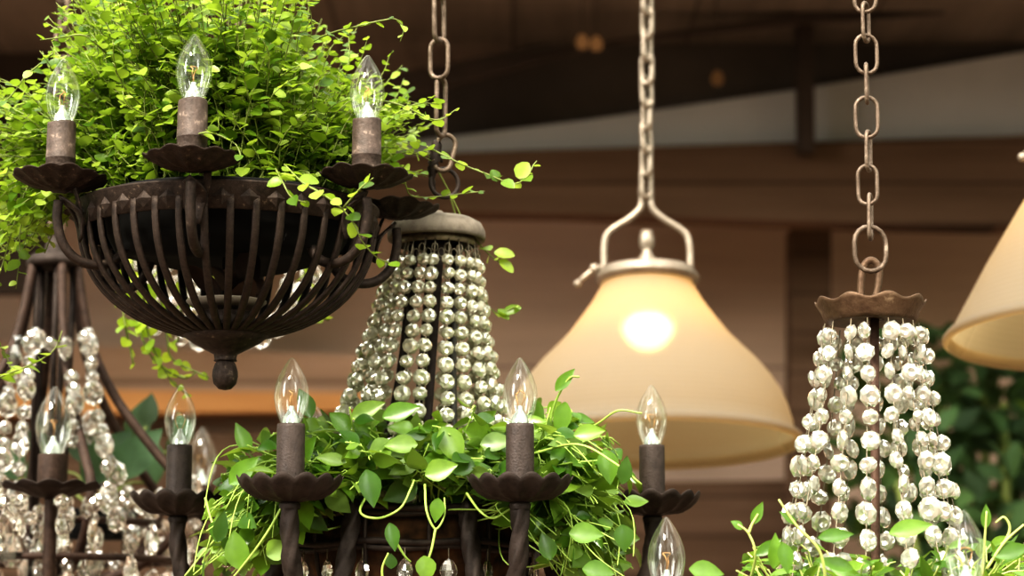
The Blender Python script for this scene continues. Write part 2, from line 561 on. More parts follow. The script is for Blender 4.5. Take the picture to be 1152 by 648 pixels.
def leaves_on(mb, pts, rr, t0, step, L, W, shape, mi=0, up=.8, cup=.2, droop=.2, pair=False, spread=1.0, petiole=0.0, smb=None, out=None):
    acc = 0; tot = sum((pts[i + 1] - pts[i]).length for i in range(len(pts) - 1)); run = 0; nxt = tot * t0; side = rr.choice((-1, 1))
    for i in range(len(pts) - 1):
        seg = pts[i + 1] - pts[i]; l = seg.length
        if l < 1e-7: continue
        while run + l > nxt:
            p = pts[i] + seg * ((nxt - run) / l)
            tg = seg.normalized()
            for sgn in ((1, -1) if pair else (side,)):
                sd = tg.cross(Vector((0, 0, 1)))
                sd = sd.normalized() if sd.length > .1 else rand_dir(rr)
                d = (sd * sgn * spread + tg * rr.uniform(.1, .8) + rand_dir(rr) * .45)
                d.z -= .05
                n = Vector((0, 0, up)) + rand_dir(rr) * .6 + Vector((0, -.35, 0))
                if out is not None: n += out * .5
                f = rr.uniform(.65, 1.2) * (1.0 if nxt < tot * .85 else .75)
                base = p
                if petiole:
                    base = p + d.normalized() * petiole * f
                    smb.tube([p, p.lerp(base, .5) + Vector((0, 0, .002)), base], .0007, 4, cap=False)
                mb.leaf(base, d, n, L * f, W * f * rr.uniform(.85, 1.15), mi, shape, cup * rr.uniform(.4, 1.6), droop * rr.uniform(-.4, 1.8))
            side = -side
            nxt += step * rr.uniform(.7, 1.35)
        run += l

def in_poly(x, y, poly):
    c = False
    for i in range(len(poly)):
        x1, y1 = poly[i]; x2, y2 = poly[i - 1]
        if (y1 > y) != (y2 > y) and x < (x2 - x1) * (y - y1) / (y2 - y1) + x1: c = not c
    return c

def sample_poly(poly, rr):
    xs = [p[0] for p in poly]; ys = [p[1] for p in poly]
    while True:
        x = rr.uniform(min(xs), max(xs)); y = rr.uniform(min(ys), max(ys))
        if in_poly(x, y, poly): return x, y

def az(theta):
    """azimuth of a direction theta degrees to the right of straight towards the viewer"""
    a = math.radians(theta)
    return math.atan2(-math.cos(a), math.sin(a))

# ================================================================== 1. bowl chandelier (upper left)
BD = 2.35
rim_front = P(260, 203, BD - .16)
axis = P(257, 245, BD)
BOWL = Vector((axis.x, axis.y, rim_front.z))
bowl = thing('bowl_chandelier', 'dark rusty iron bowl chandelier of curved ribs with candle bulbs, under the leafy mound', 'chandelier', BOWL)
mb = MB()
mb.lathe([(.1555, -.027), (.1590, -.027), (.1592, -.004), (.1625, 0), (.1625, .002), (.156, .002), (.1555, -.027)], 96)
obj('rim_band', mb, bowl, mats=IRON)
mb = MB()
for k in range(36):   # stamped diamonds round the band
    a = 2 * PI * (k + .5) / 36
    M = Matrix.Rotation(a, 4, 'Z') @ Matrix.Translation((.1588, 0, -.0145))
    b = len(mb.v)
    for q in ((0, -.010, -.0), (0, 0, .0095), (0, .010, 0), (0, 0, -.0095), (.0045, 0, 0)):
        mb.v.append(M @ Vector(q))
    for i in range(4): mb.face((b + 4, b + i, b + (i + 1) % 4), 0, False)
obj('rim_ornament', mb, bowl, mats=IRON)
rib_pts = []
for i in range(15):
    ph = math.radians(-6 + 84 * i / 14)
    rib_pts.append((.1555 * math.cos(ph) ** .92 + .002, 0, -.020 - .116 * math.sin(max(0, ph)) ** .97 + (.010 if i == 0 else 0)))
mb = MB(); mb.strap(rib_pts, .0078, .0042); RIBME = mb.mesh('rib', IRON)
for k in range(38):
    obj('rib', RIBME, bowl, rot=(0, 0, 2 * PI * k / 38 + .06))
mb = MB()
mb.lathe([(0, -.128), (.030, -.128), (.0445, -.1325), (.0455, -.1350), (.036, -.1420), (.022, -.1495), (.0125, -.1545), (.0115, -.160), (.0125, -.1615), (0, -.1615)], 40)
obj('bottom_cap', mb, bowl, mats=IRON)
mb = MB()
mb.lathe([(0, -.158), (.007, -.160), (.0105, -.1645), (.0128, -.172), (.0132, -.178), (.0115, -.186), (.0065, -.1915), (0, -.193)], 48, wave=lambda r, z, a: (r * (1 + .05 * abs(math.sin(a * 6))), z))
obj('finial', mb, bowl, mats=IRON)
mb = MB()
mb.lathe([(0, -.128), (.006, -.128), (.006, -.05), (0, -.05)], 12)
mb.lathe([(0, -.110), (.030, -.110), (.034, -.128), (0, -.128)], 24)
obj('center_post', mb, bowl, mats=IRON)
mb = MB()
mb.lathe([(0, -.105), (.036, -.104), (.043, -.0985), (.043, -.097), (.034, -.100), (0, -.101)], 32)
obj('inner_dish', mb, bowl, mats=DISH, label='dusty beige dish inside the ribbed bowl')
arm_pts = bez([(.188, 0, -.006), (.1885, 0, -.026), (.182, 0, -.050), (.166, 0, -.066), (.144, 0, -.070), (.124, 0, -.062), (.113, 0, -.044), (.114, 0, -.030)], 5)
mb = MB(); mb.tube(arm_pts, [.0052] * (len(arm_pts) - 4) + [.0047, .004, .0034, .0028], 10)
# leaf-shaped strap tying the arm to the rim
mb.strap(bez([(.184, -.006, -.002), (.176, .004, -.010), (.168, .007, -.018), (.163, .002, -.030), (.163, -.003, -.042)], 4), .0115, .003)
mb.strap(bez([(.176, .014, .006), (.171, .012, -.006), (.166, .007, -.020), (.163, .001, -.044)], 4), .008, .0025)
mb.strap(bez([(.184, -.001, -.004), (.170, -.008, -.016), (.164, -.008, -.030), (.163, -.001, -.046)], 4), .006, .0025)
ARM_BOWL = mb.mesh('arm', IRON)
for i, th in enumerate((-4, 56, 109, 176, -124, -61)):
    A = obj('arm', ARM_BOWL, bowl, rot=(0, 0, az(th)))
    obj('drip_pan', pan_ruffled(10 + i), A, loc=(.187, 0, .014), rot=(R0.uniform(-.05, .05), R0.uniform(-.05, .05), R0.uniform(0, 6)))
    if th == 109: continue   # this cup holds no candle
    obj('candle_sleeve', SLEEVE_OLD_M, A, loc=(.187, 0, .0165), rot=(0, 0, R0.uniform(0, 6)))
    obj('candle_bulb', BULB, A, loc=(.187, 0, .0765), rot=(0, 0, R0.uniform(0, 6)))

# dried leaf lying in the bowl
dl = MB()
rr = random.Random(5)
for k in range(9):
    dl.leaf(Vector((rr.uniform(-.016, .016), rr.uniform(-.01, .01), rr.uniform(0, .02))), Vector((rr.uniform(-1, 1), rr.uniform(-1, .2), rr.uniform(.2, 1.2))), Vector((rr.uniform(-1, 1), -1, rr.uniform(-.6, .6))), rr.uniform(.028, .044), rr.uniform(.020, .030), 0, 0, rr.uniform(-.6, .7), rr.uniform(-.8, .9))
o = obj('dried_leaf', dl, None, loc=BOWL + Vector((.008, -.012, -.100)), mats=DEADL)
o['label'] = 'crumpled dry brown leaf lying inside the ribbed bowl'; o['category'] = 'leaf'

# plant in the bowl
plantA = thing('trailing_plant', 'dense bright green small-leaved trailing plant filling the ribbed iron bowl', 'plant', BOWL + Vector((0, 0, -.05)))
PO = BOWL + Vector((0, 0, -.05))
mb = MB()
mb.lathe([(0, .002), (.118, .002), (.128, .02), (.134, .054), (.139, .056), (.139, .060), (.131, .060), (.128, .050), (0, .050)], 48,
         wave=lambda r, z, a: (r, z + (.004 * math.sin(3 * a) if z < .01 else 0)))
obj('plant_pot', mb, plantA, mats=POT)
polyA = [(-45, 300), (-45, 70), (10, 100), (40, 60), (55, 15), (80, -60), (330, -60), (360, 5), (400, 20), (430, 55), (475, 90), (510, 120), (505, 160), (480, 205),
         (440, 215), (380, 195), (300, 195), (240, 185), (140, 200), (80, 215), (50, 240), (25, 300)]
rr = random.Random(11)
fol = MB(); stm = MB()
def vineA(pts, t0=.3, step=.0092, L=.0150, W=.0138, r=.0009):
    stm.tube(pts, [r * (1 - .5 * i / len(pts)) for i in range(len(pts))], 5)
    leaves_on(fol, pts, rr, t0, step, L, W, 2, up=.9)
cnt = 0
for k in range(760):
    x, y = sample_poly(polyA, rr)
    dmin = 2.20 if y < 150 else 2.27
    if x < 120: d = rr.uniform(2.32, 2.58)
    elif x > 365: d = rr.uniform(2.30, 2.6)
    else: d = dmin + (rr.random() ** 1.5) * (2.62 - dmin)
    tgt = P(x, y, d) - PO
    a = rr.uniform(0, 2 * PI); q = rr.uniform(.01, .105)
    # start in the pot on the target's side
    st = Vector((tgt.x * .45 + .03 * math.cos(a), tgt.y * .45 + .03 * math.sin(a), .050))
    if Vector((st.x, st.y)).length > .115:
        f = .115 / Vector((st.x, st.y)).length; st.x *= f; st.y *= f
    arch = .05 + .25 * max(0, .05 - tgt.z + .12)
    pts = stem_curve(st, tgt, min(arch, .12), rr=rr)
    vineA(pts, t0=.25)
for k in range(300):   # low growth round the rim
    a = rr.uniform(0, 2 * PI); q = rr.uniform(.05, .125); q2 = q + rr.uniform(-.02, .045)
    st = Vector((q * math.cos(a), q * math.sin(a), .050))
    tgt = Vector((q2 * math.cos(a + rr.uniform(-.4, .4)), q2 * math.sin(a), .055 + rr.uniform(.0, .09)))
    vineA(stem_curve(st, tgt, rr.uniform(.01, .03), rr=rr, wob=.006), t0=.15)
# single vines the eye picks out
def hero(px, fol_, stm_, root, n=5):
    return [p - root for p in bez([P(*q) for q in px], n)]
for path, t0, L in [
    ([(480, 165, 2.36), (520, 185, 2.34), (548, 196, 2.33), (578, 207, 2.33), (594, 197, 2.33), (600, 186, 2.34), (604, 181, 2.35)], .05, .015),
    ([(320, 185, 2.2), (340, 205, 2.16), (362, 218, 2.14), (385, 235, 2.14), (400, 255, 2.14), (408, 272, 2.14), (425, 290, 2.15), (445, 298, 2.16)], .0, .017),
    ([(385, 235, 2.14), (405, 212, 2.13), (420, 200, 2.13)], .1, .0165),
    ([(310, 190, 2.2), (318, 205, 2.16), (328, 222, 2.15), (345, 228, 2.15)], .0, .0165),
    ([(330, 60, 2.4), (365, 40, 2.35), (400, 30, 2.33), (430, 23, 2.32), (446, 22, 2.32), (454, 33, 2.32), (450, 47, 2.32)], .05, .014),
    ([(120, 60, 2.3), (95, 40, 2.28), (70, 42, 2.28), (45, 45, 2.28)], .1, .014),
    ([(60, 60, 2.36), (30, 85, 2.36), (10, 110, 2.36), (-20, 130, 2.36)], .0, .013),
    ([(40, 190, 2.36), (25, 225, 2.35), (12, 265, 2.34), (2, 300, 2.34), (-12, 340, 2.34)], .0, .016),
    ([(90, 210, 2.4), (50, 225, 2.38), (25, 250, 2.36), (22, 290, 2.36), (18, 325, 2.36)], .05, .016),
    ([(100, 215, 2.42), (80, 240, 2.42), (60, 262, 2.42), (50, 285, 2.42)], .0, .016),
    ([(-20, 350, 2.36), (-12, 420, 2.36), (15, 418, 2.34), (45, 405, 2.33), (62, 392, 2.33), (70, 372, 2.33)], .35, .016),
    ([(-25, 300, 2.36), (-10, 370, 2.36), (6, 398, 2.36), (14, 420, 2.36)], .2, .018),
    ([(480, 170, 2.5), (505, 215, 2.53), (525, 255, 2.54), (546, 282, 2.54), (568, 300, 2.54)], .80, .020),
    ([(505, 215, 2.53), (520, 270, 2.55), (535, 320, 2.55), (558, 352, 2.55), (580, 345, 2.55)], .84, .021),
    ([(440, 180, 2.35), (455, 205, 2.36), (470, 222, 2.37), (545, 215, 2.4)], .0, .014),
    ([(410, 110, 2.3), (450, 118, 2.3), (490, 135, 2.3), (515, 122, 2.3)], .0, .014),
    ([(190, 185, 2.19), (225, 150, 2.16), (262, 160, 2.15), (272, 178, 2.14)], .5, .014),
]:
    vineA(hero(path, fol, stm, PO), t0, .0105, L, L * .82, .0012)
for q in [(556, 284, 2.54, 1, -.1, .024, .015), (562, 292, 2.54, .8, -.7, .022, .013), (566, 352, 2.55, 1, .35, .022, .013), (560, 348, 2.55, .6, -.5, .018, .011),
          (582, 200, 2.33, .5, .7, .020, .018), (560, 204, 2.33, -.3, .6, .014, .013)]:
    fol.leaf(P(*q[:3]) - PO, Vector((q[3], -.15, q[4])), Vector((.2, -1, .4)), q[5], q[6], 0, 2, .22, .15)
obj('foliage', fol, plantA, mats=LEAF_A)
obj('stems', stm, plantA, mats=STEM_A)

# hook and chain that carry the bowl, hidden in the leaves
make_chain('hanging_chain', 'iron chain rising out of the small-leaved plant in the bowl', BOWL + Vector((0, 0, .62)), BOWL + Vector((0, 0, .03)), .05, .021, .0028, CHAINM, rr=random.Random(2))

# ================================================================== 2. crystal chandeliers
def up_curve(pts): return bez(pts, 6)
u = bez([(.270, 0, 0), (.2695, 0, -.03), (.262, 0, -.068), (.238, 0, -.108), (.205, 0, -.118), (.176, 0, -.098), (.158, 0, -.062), (.146, 0, -.022), (.139, 0, .0), (.132, 0, .004)], 5)
mb = MB()
mb.tube(u, [.0088] * 8 + [.0092] * (len(u) - 16) + [.0085] * 8, 16, lobes=4, twist=42, amp=.2)
mb.lathe([(.0105, -.004), (.0115, .001), (.010, .003), (0, .003)], 16, c=(.270, 0, -.002))
ARM_CR = mb.mesh('arm', IRON2)

def basket(root, z, R=.134, wires=True):
    """two wire rails with a coir lined bowl below, rail tops at local z"""
    for zz, nm in ((z, 'top_rail'), (z - .037, 'lower_rail')):
        mb = MB()
        for q in (-.0028, .0028):
            mb.tube([((R + q * .5) * math.cos(a), (R + q * .5) * math.sin(a), zz + q +   .0016 * math.sin(a * 7 + q * 900)) for a in [2 * PI * i / 72 for i in range(72)]], .0040, 7, closed=True)
        obj(nm, mb, root, mats=IRON2)
    mb = MB()
    rr = random.Random(9)
    ph = [rr.random() * 6 for _ in range(6)]
    mb.lathe([(0, z - .012), (R - .022, z - .012), (R - .010, z - .004), (R - .008, z - .020), (R - .008, z - .045), (R - .02, z - .085), (R * .55, z - .125), (0, z - .140)], 72,
             wave=lambda r, zz, a: (r * (1 + .012 * math.sin(9 * a + ph[0]) + .01 * math.sin(17 * a + ph[1])), zz))
    obj('coir_liner', mb, root, mats=COIR)
    mb = MB()
    for k in range(12):
        a = 2 * PI * (k + .3) / 12
        ca, sa = math.cos(a), math.sin(a)
        pts = bez([(R * ca, R * sa, z), (R * 1.01 * ca, R * 1.01 * sa, z - .037), ((R - .012) * ca, (R - .012) * sa, z - .085), (R * .55 * ca, R * .55 * sa, z - .128), (.02 * ca, .02 * sa, z - .146)], 4)
        mb.tube(pts, .0026, 6)
    obj('basket_wires', mb, root, mats=IRON2)

def arms_crystal(root, thetas, z):
    for th in thetas:
        A = obj('arm', ARM_CR, root, loc=(0, 0, z), rot=(0, 0, az(th)))
        obj('drip_pan', PAN_NEW, A, loc=(.270, 0, .003), rot=(0, 0, R0.uniform(0, 6)))
        obj('candle_sleeve', SLEEVE_NEW_M, A, loc=(.270, 0, .004), rot=(0, 0, R0.uniform(0, 6)))
        obj('candle_bulb', BULB, A, loc=(.270, 0, .082), rot=(0, 0, R0.uniform(0, 6)))

def strands(root, rootloc, c0, r0, c1, r1, n, step, beads, th0, rr, sag=.0, ymax=520, first=.012, jit=.0, maxind=100, face_jit=.7):
    """bead strands from ring (c0,r0) down to ring (c1,r1); nearest visible beads are sub-parts, the rest one part"""
    allb = []; wires = []
    for k in range(n):
        th = th0 + 360 * k / n + rr.uniform(-.13, .13) * 360 / n
        a = az(th)
        dv = Vector((math.cos(a), math.sin(a), 0))
        p0 = c0 + dv * r0; p1 = c1 + dv * r1 * rr.uniform(.97, 1.04)
        pts = []
        for i in range(25):
            t = i / 24
            p = p0.lerp(p1, t)
            p -= dv * (sag * math.sin(PI * t))
            p.z -= sag * .3 * math.sin(PI * t)
            pts.append(p)
        wires.append((k, pts))
        L = (p1 - p0).length; s = first
        while s < L - .005:
            t = s / L
            i = min(23, int(t * 24)); f = t * 24 - i
            p = pts[i].lerp(pts[i + 1], f)
            p = p + Vector((rr.uniform(-jit, jit), rr.uniform(-jit, jit), 0))
            frac = min(1.0, .80 + .35 * t)
            bm_ = beads[rr.randrange(len(beads))]
            rot = (rr.uniform(-.30, .30), rr.uniform(-.4, .4), a + PI / 2 + rr.uniform(-face_jit, face_jit))
            sc = frac * rr.uniform(.92, 1.08)
            px, py, d = proj(rootloc + p)
            toward = -dv.y
            score = toward + (-5 if py > ymax or py < 0 else 0)
            allb.append((score, k, p, rot, sc, bm_))
            s += step * frac * rr.uniform(.95, 1.06)
    allb.sort(key=lambda q: -q[0])
    ind = allb[:maxind]; rest = allb[maxind:]
    objs = {}
    for k, pts in wires:
        mb = MB(); mb.tube(pts, .0008, 5)
        objs[k] = obj('bead_strand', mb, root, mats=WIREM)
    for sc_, k, p, rot, s, me in ind:
        o = obj('crystal_bead', me, objs[k], loc=p, rot=rot)
        o.scale = (s, s, s)
    if rest:
        mb = MB()
        for sc_, k, p, rot, s, me in rest:
            M = Matrix.Translation(p) @ Matrix.Rotation(rot[2], 4, 'Z') @ Matrix.Rotation(rot[1], 4, 'Y') @ Matrix.Rotation(rot[0], 4, 'X') @ Matrix.Scale(s, 4)
            append_mesh(mb, me, M)
        o = obj('crystal_beads', mb, root, mats=beads[0].materials[0])
        o['kind'] = 'stuff'

def drops_on_rail(root, R, z, n, me, bead, rr):
    for k in range(n):
        a = 2 * PI * (k + .4) / n
        p = Vector((R * math.cos(a), R * math.sin(a), z))
        mb = MB()
        mb.tube([p, p + Vector((0, 0, -.013))], .0007, 5)
        w = obj('drop_hook', mb, root, mats=WIREM)
        obj('crystal_drop', me, w, loc=p + Vector((0, 0, -.011)), rot=(0, 0, a + PI / 2 + rr.uniform(-.4, .4)))

# ---- centre chandelier
CD = 2.48
rim_z = P(470, 573, CD - .134).z
c_ax = P(467, 600, CD)
CEN = Vector((c_ax.x, c_ax.y, rim_z))
cen = thing('crystal_chandelier', 'brown iron chandelier with domed cap, bead strands and four scalloped candle cups around leafy basket', 'chandelier', CEN)
basket(cen, 0)
arms_crystal(cen, (-26, 26, 90, -90, 150, -150), P(324, 566, CD - .243).z - CEN.z)
capc = P(489, 260, CD) - CEN; capc.y = 0
mb = MB()
mb.lathe([(.040, .004), (.052, 0), (.0560, -.001), (.0572, .003), (.0566, .010), (.0525, .0185), (.0420, .0245), (.023, .0285), (.010, .0305), (.007, .034), (0, .035)], 56, c=capc)
obj('domed_cap', mb, cen, mats=DUSTY, label='dusty grey domed cap with a rust spot')
mb = MB()
mb.lathe([(.044, -.008), (.0455, -.007), (.0455, .003), (.044, .003)], 48, c=capc)
rr = random.Random(21)
for k in range(40):
    a = 2 * PI * k / 40
    p = capc + Vector((.0475 * math.cos(a), .0475 * math.sin(a), -.012 - .006 * (k % 2)))
    mb.tube([p + Vector((.0035 * math.cos(q), .0012 * math.sin(a), -.005 + .005 * math.sin(q))) for q in [2 * PI * i / 8 for i in range(8)]], .0007, 4, closed=True)
obj('hook_ring', mb, cen, mats=WIREM)
for i, th in enumerate((-48, 12, 72, 132, 192, 252)):
    a = az(th); dv = Vector((math.cos(a), math.sin(a), 0))
    mb = MB()
    mb.strap(bez([capc + dv * .030 + Vector((0, 0, 0)), capc.lerp(Vector((0, 0, 0)), .5) + dv * .034, dv * .06 + Vector((0, 0, .03)), dv * .122], 5), .0095, .004, side=Vector((-dv.y, dv.x, 0)))
    obj('frame_bar', mb, cen, mats=[LITBAR if i in (2,) else IRON2])
BEADS = [bead_mesh(.0098, .0060, CRY), bead_mesh(.0094, .0066, CRY, .92), bead_mesh(.0101, .0056, CRY, .95)]
strands(cen, CEN, capc + Vector((0, 0, -.006)), .047, Vector((-.004, 0, .006)), .128, 22, .0200, BEADS, 3, random.Random(31), sag=.006, first=.026, jit=.0012, face_jit=.5)
DROP = drop_mesh(.025, .0195, CRY3)
drops_on_rail(cen, .136, -.041, 18, DROP, None, random.Random(4))

# ring and chain above the domed cap
def ring_mesh(r, w, mat, name):
    mb = MB()
    mb.tube([(r * math.cos(a), 0, r * math.sin(a)) for a in [2 * PI * i / 40 for i in range(40)]], w, 10, closed=True)
    return mb.mesh(name, mat)
capw = CEN + capc
chT = thing('hanging_chain', 'weathered iron chain and ring above the grey domed cap', 'chain', P(498, 225, CD), 'iron hanging chains')
cz = P(498, 225, CD)
o = obj('ring', ring_mesh(.0165, .0026, IRON2, 'ring'), chT, loc=P(500, 206, CD) - cz, rot=(0, 0, .35))
mb = MB()
q = bez([P(497, 183, CD) - cz, P(492, 160, CD) - cz, P(489, 178, CD - .004) - cz, P(486, 195, CD - .004) - cz, P(489, 214, CD) - cz], 6)
mb.tube(q, [.0015 + .0045 * math.sin(PI * min(1, i / (len(q) - 1))) ** 1.5 for i in range(len(q))], 8, lobes=3, twist=220, amp=.3)
obj('wire_wrap', mb, chT, mats=IRON2)
for (x, y, L, W, yaw, lean) in [(500, 172, .043, .021, .35, .25), (496, 120, .068, .019, 1.05, .02), (494, 66, .046, .0215, -.35, .0), (494, 20, .056, .019, 1.0, -.03), (493, -26, .050, .020, -.4, 0), (493, -70, .050, .020, 1.1, 0), (493, -114, .05, .02, -.4, 0), (493, -158, .05, .02, 1.1, 0)]:
    obj('chain_link', link_mesh(L, W, .0029, CHAINM), chT, loc=P(x, y, CD) - cz, rot=(0, lean, yaw))

# ---- plant in centre basket
plantB = thing('trailing_plant', 'lime green vine with oval leaves spilling from the centre chandelier basket', 'plant', CEN + Vector((0, 0, -.01)))
PB = CEN + Vector((0, 0, -.01))
mb = MB(); mb.lathe([(0, -.02), (.10, -.02), (.118, .000), (.112, .004), (.06, .012), (0, .014)], 40)
obj('soil', mb, plantB, mats=SOIL)
polyB = [(228, 560), (262, 505), (300, 492), (345, 462), (400, 455), (440, 452), (480, 465), (540, 462), (570, 470), (610, 458), (640, 455), (655, 475), (695, 492), (712, 520),
         (722, 560), (700, 600), (610, 560), (560, 552), (430, 552), (350, 555), (330, 580), (300, 600), (235, 610)]
polyBL = [(225, 560), (330, 540), (335, 590), (300, 650), (215, 655)]
polyBR = [(608, 540), (715, 530), (712, 660), (625, 660), (612, 600)]
rr = random.Random(41)
fol = MB(); stm = MB()
def vineB(pts, t0, step=.021, L=.0355, W=.0225, r=.0013):
    stm.tube(pts, [r * (1 - .45 * i / len(pts)) for i in range(len(pts))], 6)
    leaves_on(fol, pts, rr, t0, step, L, W, 1, up=.30, cup=.25, droop=.3, petiole=.006, smb=stm, spread=.9)
def soil_start(tgt, rr, zz, rad=.095):
    v = Vector((tgt.x, tgt.y, 0)) * rr.uniform(.3, .8) + Vector((rr.uniform(-.03, .03), rr.uniform(-.03, .03), 0))
    if v.length > rad: v *= rad / v.length
    v.z = zz
    return v
def dB(x, rr):
    # keep the leaves clear of the candle cups in front
    return rr.uniform(2.27, 2.58) if 380 < x < 560 else rr.uniform(2.29, 2.58)
for k in range(290):
    x, y = sample_poly(polyB, rr)
    tgt = P(x, y, dB(x, rr)) - PB
    vineB(stem_curve(soil_start(tgt, rr, .008), tgt, rr.uniform(.01, .06) + max(0, -tgt.z) * .3, rr=rr, wob=.02), .35)
for poly, n in ((polyBL, 44), (polyBR, 76)):
    for k in range(n):
        x, y = sample_poly(poly, rr)
        tgt = P(x, y, rr.uniform(2.28, 2.46)) - PB
        vineB(stem_curve(soil_start(tgt, rr, .008), tgt, .09 + max(0, -tgt.z) * .6, rr=rr, wob=.022), .3)
# tangle of bare pale stems at the right and left spill
for k in range(64):
    poly = polyBR if k % 3 else polyBL
    x, y = sample_poly(poly, rr)
    tgt = P(x, y, rr.uniform(2.25, 2.36)) - PB
    pts = stem_curve(soil_start(tgt, rr, .008), tgt, rr.uniform(.03, .13) + max(0, -tgt.z) * .5, n=22, rr=rr, wob=.04)
    stm.tube(pts, [.0011 * (1 - .4 * i / len(pts)) for i in range(len(pts))], 6)
for path in [
    [(420, 545, 2.30), (405, 575, 2.27), (425, 583, 2.26), (450, 572, 2.26), (462, 550, 2.27), (466, 540, 2.28)],
    [(478, 545, 2.28), (480, 575, 2.26), (490, 595, 2.255), (500, 580, 2.26), (500, 560, 2.27)],
    [(490, 595, 2.255), (485, 620, 2.25), (478, 640, 2.25), (476, 662, 2.25)],
    [(525, 555, 2.28), (540, 575, 2.25), (555, 583, 2.25), (575, 572, 2.26)],
    [(440, 600, 2.24), (455, 625, 2.245), (462, 632, 2.25)],
    [(432, 662, 2.24), (430, 640, 2.24), (437, 622, 2.24)],
    [(330, 545, 2.24), (300, 600, 2.24), (262, 650, 2.25), (240, 670, 2.25)],
    [(231, 560, 2.33), (240, 590, 2.31), (252, 595, 2.30), (232, 618, 2.29), (208, 648, 2.28)],
    [(600, 510, 2.32), (650, 500, 2.28), (690, 520, 2.26), (722, 545, 2.25)],
    [(640, 490, 2.35), (670, 478, 2.32), (695, 462, 2.30), (722, 465, 2.29)],
    [(618, 480, 2.38), (625, 452, 2.37), (640, 426, 2.36), (652, 424, 2.36)],
]:
    pts = [p - PB for p in bez([P(*q) for q in path], 6)]
    stm.tube(pts, [.0015 * (1 - .35 * i / len(pts)) for i in range(len(pts))], 6)
# leaves one can single out: pixel, depth, direction (right, up), length, width
def lone(fm, root, x, y, d, dx, dz, L, W, ny=-1.0, nx=.2, nz=.35, droop=.15):
    fm.leaf(P(x, y, d) - root, Vector((dx, -.15, dz)), Vector((nx, ny, nz)), L, W, 0, 1, .22, droop)
for q in [(412, 528, 2.24, .25, -1, .040, .024), (440, 590, 2.235, -.1, -1, .001, .001), (438, 588, 2.235, .25, -1, .030, .016), (440, 640, 2.235, .0, 1, .016, .013),
          (477, 625, 2.245, .15, -1, .028, .022), (493, 560, 2.26, -.1, -1, .026, .016), (497, 480, 2.30, .55, -1, .045, .030), (535, 525, 2.29, -1, .1, .036, .026), (478, 535, 2.27, .8, .3, .036, .025),
          (540, 500, 2.3, 1, .15, .036, .022), (625, 440, 2.36, .75, .9, .032, .014), (636, 452, 2.35, -.2, -1, .040, .02), (680, 505, 2.29, .2, -1, .038, .024), (700, 545, 2.25, .2, 1, .03, .016), (280, 510, 2.32, -.4, 1, .036, .018),
          (258, 545, 2.29, .8, .8, .042, .022), (300, 625, 2.25, .7, .4, .026, .024), (268, 640, 2.25, -.1, 1, .04, .026), (640, 600, 2.24, 1, .0, .036, .024), (655, 640, 2.24, 1, -.1, .034, .022),
          (620, 630, 2.25, -.3, 1, .03, .02), (395, 470, 2.32, 1, .5, .040, .02), (350, 470, 2.34, -.3, .8, .034, .02), (430, 470, 2.31, 1, .35, .042, .022), (390, 520, 2.29, -1, .2, .034, .016), (245, 610, 2.27, .2, 1, .034, .016), (700, 590, 2.24, .1, -1, .028, .022),
          (470, 500, 2.29, -1, .0, .036, .022), (560, 480, 2.33, .4, -.9, .034, .022), (645, 490, 2.3, 1, .2, .034, .02)]:
    if q[6] > .002: lone(fol, PB, *q)
obj('foliage', fol, plantB, mats=LEAF_B)
obj('stems', stm, plantB, mats=STEM_B)

# ---- right chandelier
RD = 2.25
r_ax = P(979, 600, RD)
tip_z = P(750, 580, RD - .160).z
RC = Vector((r_ax.x, r_ax.y, tip_z - .152 - .0))
rch = thing('crystal_chandelier', 'right-hand chandelier with scalloped bronze cap, central rust-brown rod and large round bead strands', 'chandelier', RC)
basket(rch, 0)
arms_crystal(rch, (9, -55, 70, 130), 0)
capr = P(986, 357, RD) - RC; capr.y = 0
mb = MB()
def crown(r, z, a):
    q = max(0.0, (z) / .022)
    return r * (1 + .02 * q * math.cos(9 * a)), z + .0026 * q * q * math.cos(9 * a)
mb.lathe([(0, .004), (.030, .003), (.0465, 0), (.049, .004), (.052, .011), (.0565, .018), (.0580, .0215), (.0572, .0222), (.0545, .019), (.050, .012), (.0465, .006), (.02, .006), (0, .006)], 120, c=(0, 0, 0), wave=crown)
obj('scalloped_cap', mb, rch, loc=capr, mats=COPPER)
mb = MB()
mb.tube(bez([capr + Vector((-.009, 0, .004)), capr + Vector((-.0095, 0, .040)), capr + Vector((-.005, 0, .061)), capr + Vector((.003, 0, .066)), capr + Vector((.010, 0, .058)), capr + Vector((.009, 0, .040)), capr + Vector((.005, 0, .024)), capr + Vector((.003, 0, .010))], 5), .0040, 9)
mb.lathe([(.010, .003), (.010, .008), (.004, .011), (0, .011)], 16, c=capr + Vector((.004, 0, 0)))
obj('top_loop', mb, rch, mats=COPPER)
mb = MB()
mb.tube([capr + Vector((.004, 0, .004)), capr * .5 + Vector((.003, 0, 0)), Vector((.0, 0, -.13))], .0048, 10)
obj('center_rod', mb, rch, mats=RODM)
BEADR = [bead_mesh(.0118, .0052, CRY2), bead_mesh(.0110, .0056, CRY2, .88), bead_mesh(.0124, .0050, CRY2, 1.05), bead_mesh(.0100, .0052, CRY2, 1.1)]
strands(rch, RC, capr + Vector((0, 0, -.002)), .049, Vector((0, 0, .002)), .128, 16, .0262, BEADR, 9, random.Random(52), sag=.008, ymax=650, first=.014, jit=.0045, face_jit=1.25)
drops_on_rail(rch, .136, -.041, 14, DROP, None, random.Random(6))

